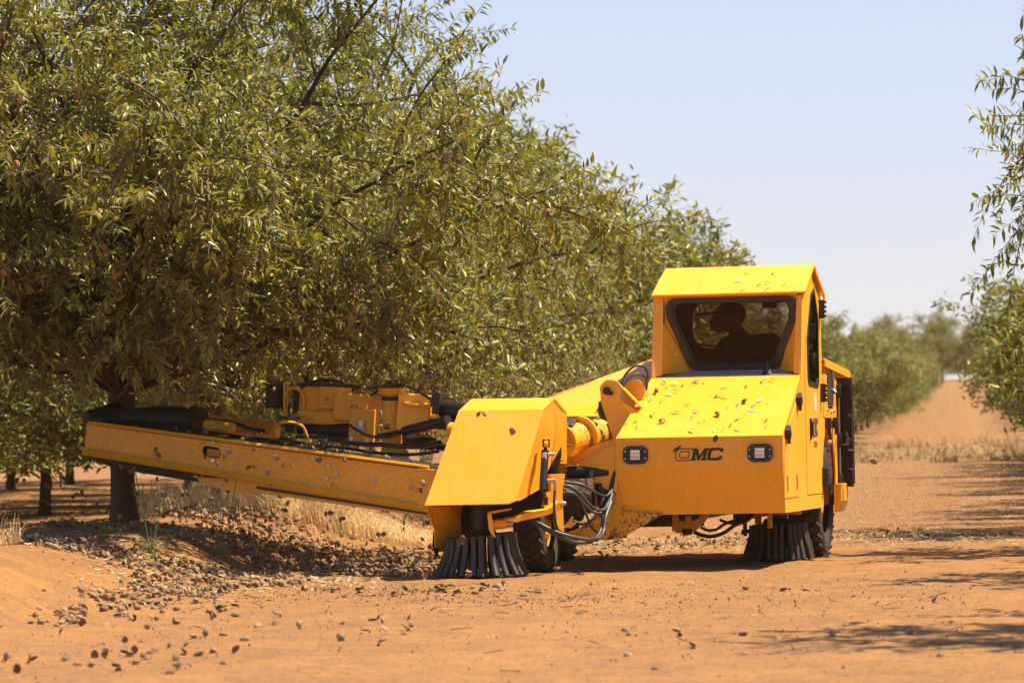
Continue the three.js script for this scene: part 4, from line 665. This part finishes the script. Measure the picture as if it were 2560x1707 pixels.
  seatIn(part(who, 'glasses', [rod([-.152, 2.222, -1.905], [.02, 2.222, -1.852], .004, .004, 6), new THREE.TorusGeometry(.022, .004, 6, 16).rotateY(1.3).translate(-.158, 2.214, -1.915), new THREE.TorusGeometry(.022, .004, 6, 16).rotateY(1.8).translate(-.158, 2.214, -1.975)], M.black));
}

// ---------- loose leaves lying on the machine ----------
const toWorld = (p) => { const v = V(p); return v.applyMatrix4(rig.matrixWorld); };
const looseLeafM = [[.16, .19, .04], [.46, .47, .38], [.28, .19, .10], [.11, .14, .03]].map((c, i) => std('fallen_leaf_' + i, c, .5));
{
  const R = rng(515), hoodN = new THREE.Vector3(0, 1.15, .5185).normalize().applyQuaternion(rig.quaternion);
  const lay = (local, n, size, label, group) => { const w = toWorld(local), m = new THREE.Mesh(leafGeo, looseLeafM[Math.floor(R() * 4)]); m.name = numbered('fallen_leaf'); const nn = n.clone().add(nrm3(R).multiplyScalar(.35)).normalize(), d = nrm3(R).cross(nn).normalize(), s = d.clone().cross(nn); const mt = new THREE.Matrix4().makeBasis(s.multiplyScalar(size), d.multiplyScalar(size), nn.clone().multiplyScalar(size)).setPosition(w.addScaledVector(n, .008 + R() * .012)); mt.decompose(m.position, m.quaternion, m.scale); m.castShadow = m.receiveShadow = true; tag(m, label, 'leaf', group); scene.add(m); };
  for (let i = 0; i < 48; i++) { const t = Math.pow(R(), 1.0), x = -.62 + (i % 12 + R()) / 12 * 1.22, z = -.04 - t * 1.05; lay([x * (1 - .1 * t), 1.1365 + (-z / 1.15) * .5185, z], hoodN, .05 + R() * .05, 'dry curled leaf lying on the sloping yellow hood', 'leaves littering the hood'); }
  const roofN = new THREE.Vector3(0, .61, .257).normalize().applyQuaternion(rig.quaternion);
  for (let i = 0; i < 9; i++) { const t = R(); lay([.1 + R() * .5, 2.395 + t * .257, -1.29 - t * .61], roofN, .05 + R() * .03, 'small leaf stuck on the slope of the cab roof', 'leaves on the cab roof'); }
  for (let i = 0; i < 8; i++) lay([.79 + R() * .09, .72 + R() * .7, -3.40], new THREE.Vector3(-.2, 0, 1).normalize(), .06 + R() * .04, 'green leaf sucked against the black radiator screen', 'leaves on the radiator screen');
  for (let i = 0; i < 6; i++) lay([-1.15 + R() * .1 - .12, 1.06 + R() * .01, -.05 - R() * .1], new THREE.Vector3(0, 1, 0), .06 + R() * .03, 'pale leaf resting on the frame arm beside the sweeper', 'leaves on the frame arm');
  for (let i = 0; i < 5; i++) lay([-.3 + R() * .5, 1.70, -1.28 - R() * .1], new THREE.Vector3(0, 1, .2).normalize(), .06 + R() * .03, 'leaf caught on the shelf below the windscreen', 'leaves under the windscreen');
}

// ---------- almonds: falling, lying, heaped ----------
{
  const R = rng(1212);
  const place = (name, label, group, x, y, z, s, vr) => { const v = vr ?? Math.floor(R() * 4.99), m = new THREE.Mesh(nutGeos[v][0], hullTones[Math.floor(R() * 4)]); m.name = numbered(name); m.position.set(x, y, z); if (name === 'ground_almond') m.rotation.set(Math.PI / 2 + (R() - .5) * 1.1, (R() - .5) * 1.4, R() * 6.3); else m.rotation.set(R() * 6.3, R() * 6.3, R() * 6.3); m.scale.setScalar(s); m.castShadow = m.receiveShadow = true; if (nutGeos[v][1]) { const k = part(m, 'shell', nutGeos[v][1], innerM); } tag(m, ['whole closed ', 'nut peeping from a split ', 'gaping open ', 'empty half ', 'wide spread '][v] + label, 'almond', group); scene.add(m); return m; };
  // in the air below the shaken crown
  const fallLabel = 'almond hull falling through the air beneath the shaken tree', fg = 'almonds falling round the boom';
  for (const [x, y, z] of [[-0.011, 1.225, -31.908], [-0.259, 1.357, -32.205], [-0.44, 0.353, -32.224], [-0.385, 0.089, -32.029], [0.758, 1.166, -33.209], [-1.113, 4.966, -35.937], [3.012, 0.909, -33.514], [-0.772, 0.794, -33.616], [-0.8, 0.734, -33.617], [1.687, 1.12, -33.41], [2.681, 1.061, -33.911], [-2.868, 1.499, -35.503], [-2.661, 0.978, -35.413], [-3.611, 0.495, -36.523], [-2.809, 0.877, -35.515], [-1.473, 0.999, -34.613], [-1.696, 1.002, -34.713], [-2.327, 0.925, -35.214], [-2.167, 0.888, -35.115], [-3.212, 1.079, -36.011], [-2.081, 1.02, -35.012]]) place('falling_almond', fallLabel, fg, x, y, z, .058 + R() * .012);
  const zones = [[-4.639, 1.361, -37.006], [-3.05, 1.557, -38.003], [-2.106, 1.097, -36.011], [-1.47, 1.519, -36.503], [-2.983, 0.673, -36.519], [-2.295, 0.633, -36.02], [-1.36, 0.495, -35.022], [-4.357, 0.822, -38.017], [-1.015, 1.652, -36]];
  for (let i = 0; i < 215; i++) { const q = zones[i % zones.length], y = q[1] + (R() - .5) * 1.15, x = q[0] + (R() - .5) * 1.6, z = q[2] + (R() - .5) * 1.6; if (y < groundY(x, z) + .06) continue; place('falling_almond', fallLabel, fg, x, y, z, .050 + R() * .016); }
  for (let i = 0; i < 34; i++) { const q2 = zones[i % zones.length], m = new THREE.Mesh(leafGeo, looseLeafM[i % 4]); m.name = numbered('falling_leaf'); m.position.set(q2[0] + (R() - .5) * 2.2, q2[1] + .2 + (R() - .5) * .9, q2[2] + (R() - .5) * 1.5); m.rotation.set(R() * 6.3, R() * 6.3, R() * 6.3); m.scale.setScalar(.07 + R() * .03); tag(m, 'loose leaf fluttering down through the air around the boom', 'leaf', 'leaves fluttering down'); if (m.position.y > groundY(m.position.x, m.position.z) + .1) scene.add(m); }
  // on the boom top
  for (let i = 0; i < 26; i++) { const t = R(), a = [-3.951, 1.362, -37.006], b = [-0.67, 0.919, -34.164]; const x = a[0] + (b[0] - a[0]) * t, z = a[2] + (b[2] - a[2]) * t - .05 - R() * .1; place('almond_on_boom', 'almond hull resting on top of the long yellow boom beam', 'almonds lying on the boom', x, a[1] + (b[1] - a[1]) * t + .025, z, .046 + R() * .01); }
  for (const [x, y, z] of [[-0.516, 1.597, -0.843], [-0.365, 1.388, -0.266], [0.099, 1.344, -0.37], [0.299, 1.468, -0.617]]) { const w = toWorld([x, 1.1365 + (-z / 1.15) * .5185 + .022, z]); place('almond_on_hood', 'brown almond hull sitting on the sloping yellow hood', 'almonds on the hood', w.x, w.y, w.z, .05, 2); }
  // lying on the soil
  const spots = [], put = (x, z, lift = 0) => { spots.push([x, groundY(x, z) + .006 + lift, z, .050 + R() * .018]); };
  const gs = () => (R() + R() + R() - 1.5) * .8;
  const strip = (a, b, w, n, heap) => { for (let i = 0; i < n; i++) { const t = R(); put(a[0] + (b[0] - a[0]) * t + gs() * .15, a[1] + (b[1] - a[1]) * t + gs() * w, R() * heap); } };
  strip([-2.747, -37.625], [-0.697, -34.657], 1.6, 560, .03); strip([-3.743, -43.064], [-0.796, -37.823], 3.0, 620, .03); strip([-5.002, -39.446], [-2.62, -35.938], 1.0, 420, .03); strip([-3.295, -41.78], [-0.892, -37.15], 3.0, 520, .03);
  strip([-3.188, -28.673], [-2.309, -31.565], 2.0, 150, .01); strip([-3.103, -32.29], [-1.787, -33.645], 1.6, 230, .01); strip([-3.505, -27.128], [-1.698, -28.665], 2.0, 60, 0); strip([-1.663, -31.276], [0.177, -30.594], 1.4, 44, 0); strip([-2.916, -22.542], [-1.775, -22.924], 1.6, 30, 0); strip([-2.464, -24.813], [-0.503, -25.993], 2.6, 22, 0);
  strip([0.428, -31.053], [2.14, -30.269], 1.2, 10, 0); strip([-0.924, -23.431], [2.766, -22.979], 3, 12, 0); strip([3.655, -44.039], [5.116, -42.304], 2.6, 30, 0); strip([0.646, -40.439], [2.553, -41.865], 3.2, 110, 0);
  strip([-4.315, -33.482], [-2.45, -33.599], .9, 260, .02); strip([-4.23, -34.4], [-3.018, -34.693], 1.2, 26, 0);
  for (const [x, z] of [[2.888, -27.537], [-2.415, -26.06], [-1.795, -21.763], [0.986, -22.706], [0.954, -23.959], [-1.395, -25.636], [-2.24, -22.999], [3.188, -32.874]]) put(x, z, .006);
  spots.sort((a, b) => Math.hypot(a[0], a[2]) - Math.hypot(b[0], b[2]));
  spots.slice(0, 290).forEach(([x, y, z, s]) => place('ground_almond', 'almond hull lying on the bare red soil in the foreground', 'almonds lying on the soil', x, y, z, s * 1.02));
  const rest = spots.slice(290), by = [[], [], [], [], []]; for (const s of rest) by[Math.floor(R() * 5)].push(s);
  const heapG = new THREE.Group(); heapG.name = 'almond_litter'; tag(heapG, 'dense litter of fallen almonds heaped under the boom', 'almonds', null, 'stuff'); scene.add(heapG);
  const e = new THREE.Euler(), q = new THREE.Quaternion(), mt = new THREE.Matrix4(), col = new THREE.Color();
  by.forEach((list, v) => { const im = new THREE.InstancedMesh(nutGeos[v][0], hullM, list.length); im.name = 'almond_hulls'; im.castShadow = im.receiveShadow = true; list.forEach(([x, y, z, s], i) => { q.setFromEuler(e.set(R() * 6.3, R() * 6.3, R() * 6.3)); im.setMatrixAt(i, mt.compose(new THREE.Vector3(x, y, z), q, new THREE.Vector3(s, s, s))); const k = .6 + R() * .75; im.setColorAt(i, col.setRGB(k * 1.05, k, k * .9)); }); heapG.add(im); });
  // leaf litter and crumbs of bark
  const crumbs = (name, label, n, geo, mat, fn, tint) => { const im = new THREE.InstancedMesh(geo, mat, n); im.name = name; im.castShadow = im.receiveShadow = true; for (let i = 0; i < n; i++) { const [x, z, s, flat] = fn(); q.setFromEuler(flat ? e.set(Math.PI / 2 + (R() - .5) * .7, (R() - .5) * .7, R() * 6.3) : e.set(R() * 6.3, R() * 6.3, R() * 6.3)); im.setMatrixAt(i, mt.compose(new THREE.Vector3(x, groundY(x, z) + .006 + R() * .008, z), q, new THREE.Vector3(s, s, s * (flat ? .8 : 1)))); im.setColorAt(i, col.setRGB(...tint())); } tag(im, label, 'litter', null, 'stuff'); scene.add(im); };
  const along = (a, b, w) => { const t = R(); return [a[0] + (b[0] - a[0]) * t + gs() * .2, a[1] + (b[1] - a[1]) * t + gs() * w]; };
  const litterSpots = [[[0.557, -39.881], [2.553, -41.865], 5], [[3.321, -42.062], [5.036, -41.643], 4], [[-3.415, -32.812], [-1.137, -33.333], 2.4], [[-3.616, -44.716], [-0.83, -39.506], 3.4], [[0.597, -53.618], [4.464, -55.025], 9], [[-4.357, -33.8], [-2.458, -33.701], 1.6]];
  crumbs('leaf_litter', 'dry curled leaves scattered over the red soil', 3600, leafGeo, std('litter_leaf', [1, 1, 1], .7), () => [...along(...litterSpots[Math.floor(R() * 6)]), .05 + R() * .045, true], () => { const k = .6 + R() * .6, g = R() < .3; return g ? [.16 * k, .17 * k, .04 * k] : [.46 * k, .34 * k, .18 * k]; });
  const crumb = new THREE.IcosahedronGeometry(.5, 0); crumb.scale(1, .5, .7);
  const openG = [[[-4.407, -34.179], [-2.63, -34.165], 1.6], [[-2.982, -24.994], [2.802, -24.274], 6], [[-1.19, -30.369], [0.599, -28.938], 2.5], [[0.312, -29.061], [3.219, -29.093], 4], [[-3.342, -30.624], [-0.591, -30.797], 2.5]];
  crumbs('soil_crumbs', 'tiny dark crumbs of hull and bark strewn over the soil', 4200, crumb, std('crumb', [1, 1, 1], .9), () => [...along(...openG[Math.floor(R() * 5)]), .005 + R() * R() * .02, false], () => { const k = .5 + R(); return R() < .1 ? [.5 * k, .42 * k, .3 * k] : [.10 * k, .05 * k, .03 * k]; });
  const stick = new THREE.CylinderGeometry(.02, .03, 1, 4);
  crumbs('twig_litter', 'thin broken twigs lying over the soil', 150, stick, std('twig_bit', [1, 1, 1], .9), () => [...along(...openG[Math.floor(R() * 5)]), .06 + R() * .12, true], () => { const k = .5 + R(); return [.10 * k, .055 * k, .03 * k]; });
}

// ---------- dust stirred up behind the boom and the wheels ----------
{
  const R = rng(6161), n = 120000, im = new THREE.InstancedMesh(new THREE.TetrahedronGeometry(.5), std('dust', [.62, .42, .24], 1), n), mt = new THREE.Matrix4(), q = new THREE.Quaternion(), g3 = () => R() + R() + R() - 1.5;
  const puffs = [...Array(34)].map((_, i) => { const w = i < 26; return w ? [-1.4 + R() * 3.4, .5 + R() * 1.5, -38.2 - R() * 3.5, .8 + R() * .9] : [3.2 + R() * 1.6, .05 + R() * .4, -39 - R() * 8, .8 + R()]; });
  for (let i = 0; i < n; i++) { const p = puffs[i % 34], x = p[0] + g3() * p[3], z = p[2] + g3() * p[3] * 1.4, y = groundY(x, z) + p[1] * .4 + Math.abs(g3()) * p[3] * .9, s = .005 + R() * .007; im.setMatrixAt(i, mt.compose(new THREE.Vector3(x, y, z), q.setFromEuler(new THREE.Euler(R() * 6, R() * 6, 0)), new THREE.Vector3(s, s, s))); }
  im.name = 'airborne_dust'; tag(im, 'tan dust hanging in the air behind the boom and the sweeper', 'dust', null, 'stuff'); scene.add(im);
}

// ---------- weeds, dry grass, drip line ----------
{
  const R = rng(3131);
  const blade = (p, az, len, lean, w) => { const d = new THREE.Vector3(Math.cos(az), 0, Math.sin(az)), s = new THREE.Vector3(-d.z, 0, d.x), pts = []; for (let k = 0; k <= 3; k++) { const t = k / 3; pts.push(p.clone().addScaledVector(UPV, len * t * (1 - lean * t * .5)).addScaledVector(d, len * lean * t * t)); }
    const pos = []; for (let k = 0; k < 3; k++) { const w0 = w * (1 - k / 3.2), w1 = w * (1 - (k + 1) / 3.2); const a = pts[k].clone().addScaledVector(s, -w0), b = pts[k].clone().addScaledVector(s, w0), c = pts[k + 1].clone().addScaledVector(s, w1), e = pts[k + 1].clone().addScaledVector(s, -w1); pos.push(...a, ...b, ...c, ...a, ...c, ...e); } return pos; };
  const geoOf = (pos) => { const g = new THREE.BufferGeometry(); g.setAttribute('position', new THREE.Float32BufferAttribute(pos, 3)); g.computeVertexNormals(); return g; };
  const weedM = new THREE.MeshPhysicalMaterial({ color: C(.24, .29, .05), roughness: .9, transmission: .35, thickness: 0, side: THREE.DoubleSide }); weedM.name = 'weed_leaf';
  const strawM = new THREE.MeshPhysicalMaterial({ color: C(.78, .56, .27), roughness: .9, transmission: .3, thickness: 0, side: THREE.DoubleSide }); strawM.name = 'dry_straw';
  const weed = (gx, gz, size, tall, label) => {
    size *= 1.35; const t = thing('weed', label, 'plant', [gx, groundY(gx, gz), gz], 'weeds on the tree row bank'); let pos = [];
    for (let k = 0; k < 34; k++) pos.push(...blade(new THREE.Vector3((R() - .5) * .05, 0, (R() - .5) * .05), R() * 6.3, size * (.5 + R() * .8), .5 + R() * .8, .005));
    part(t, 'leaves', geoOf(pos), weedM).userData.kind = 'stuff';
    for (let k = 0; k < tall; k++) { const a = R() * 6.3, h = size * (1.8 + R() * 1.4); part(t, 'stalk', [rod([0, 0, 0], [Math.cos(a) * h * .25, h, Math.sin(a) * h * .25], .003, .002, 4), rod([Math.cos(a) * h * .18, h * .72, Math.sin(a) * h * .18], [Math.cos(a) * h * .25, h, Math.sin(a) * h * .25], .006, .005, 5)], weedM); }
  };
  const wl = 'small green grassy weed on the bank';
  for (const [p, s, tl, lb] of [[[-3.115, -34.142], .17, 4, 'tallest green weed with thin seed stalks, alone on the soil slope'], [[-2.615, -35.426], .16, 4, 'green weed with long arching stalks at the edge of the almond heap'], [[-3.815, -35.343], .12, 1, 'green weed beside the grey drip line'], [[-3.627, -35.157], .09, 0, wl + ' below the drip line'], [[-3.366, -36.145], .11, 3, 'green weed with upright stalk in front of the trunk'], [[-3.561, -35.719], .08, 0, wl + ' right under the drip line'], [[-4.346, -34.086], .10, 0, wl + ' at the left edge of the picture'], [[-4.091, -34.676], .09, 0, wl + ' in the branch shadows at left'], [[-3.044, -35.181], .06, 0, wl + ' right of the tallest weed'], [[-3.721, -36.208], .08, 0, wl + ' lowest of the group at the drip line']]) weed(p[0], p[1], s, tl, lb);
  { const [gx, gz] = [-4.227, -32.799], t = thing('dry_weed', 'dead straw coloured weed clump cut by the left edge of the picture', 'plant', [gx, groundY(gx, gz), gz]); let p2 = []; for (let k = 0; k < 90; k++) p2.push(...blade(new THREE.Vector3((R() - .5) * .3, 0, (R() - .5) * .3), R() * 6.3, .12 + R() * .22, .3 + R() * .9, .005)); part(t, 'blades', geoOf(p2), strawM).userData.kind = 'stuff'; }
  // dry grass under the boom
  let pos = [];
  const tuft = (gx, gz, n, h) => { for (let k = 0; k < n; k++) { const x = gx + (R() - .5) * .5, z = gz + (R() - .5) * .5; pos.push(...blade(new THREE.Vector3(x, groundY(x, z) - .01, z), R() * 6.3, h * (.4 + R() * .9), .3 + R() * 1.0, .005)); } };
  const lines = [[[-3.834, -43.175], [-3.103, -42.619], .48], [[-3.065, -44.544], [-2.208, -41.769], .52], [[-2.25, -42.554], [-1.376, -41.781], .40], [[-1.81, -44.266], [-0.993, -41.42], .24]];
  for (const [a, b, h] of lines) for (let k = 0; k < 30; k++) { const t = R(); tuft(a[0] + (b[0] - a[0]) * t + (R() - .5) * .3, a[1] + (b[1] - a[1]) * t - R() * 1.4, 42, h); }
  const dg = new THREE.Mesh(geoOf(pos), strawM); dg.name = 'dry_grass'; dg.castShadow = dg.receiveShadow = true; tag(dg, 'straw coloured dry grass growing under the raised boom', 'grass', null, 'stuff'); scene.add(dg);
  pos = [];
  for (let k = 0; k < 520; k++) { const u = 100 + R() * 32, v = -14 + R() * 22, [x, z] = uv2w(u, v), y = groundY(x, z) - .02, h = .18 + R() * .35; for (let b = 0; b < 12; b++) pos.push(...blade(new THREE.Vector3(x + (R() - .5) * .5, y, z + (R() - .5) * .5), R() * 6.3, h * (.5 + R()), .4 + R() * .7, .018)); }
  const cg = new THREE.Mesh(geoOf(pos), std('scrub_grass', [.36, .26, .11], .9)); cg.name = 'scrub_grass'; cg.castShadow = cg.receiveShadow = true; tag(cg, 'low greyish green scrub across the far crossing track', 'grass', null, 'stuff'); scene.add(cg);
  const line = [[-4.47, 0.248, -33.627], [-4.207, 0.273, -34.226], [-3.908, 0.293, -34.926], [-3.522, 0.331, -35.625], [-3.147, 0.338, -36.225], [-2.815, 0.327, -36.626]].map(([x, y, z]) => [x, groundY(x, z) + .008, z]);
  const dl = part(scene, 'drip_line', hose(line, .011, 50, 7), std('drip_pipe', [.16, .165, .18], .5)); tag(dl, 'grey irrigation drip line lying along the bank', 'hose');
}

// unique numbers for parts and shadows on for everything
scene.traverse((o) => { if (o.isMesh) { o.castShadow = true; o.receiveShadow = true; } });
renderer.render(scene, camera);
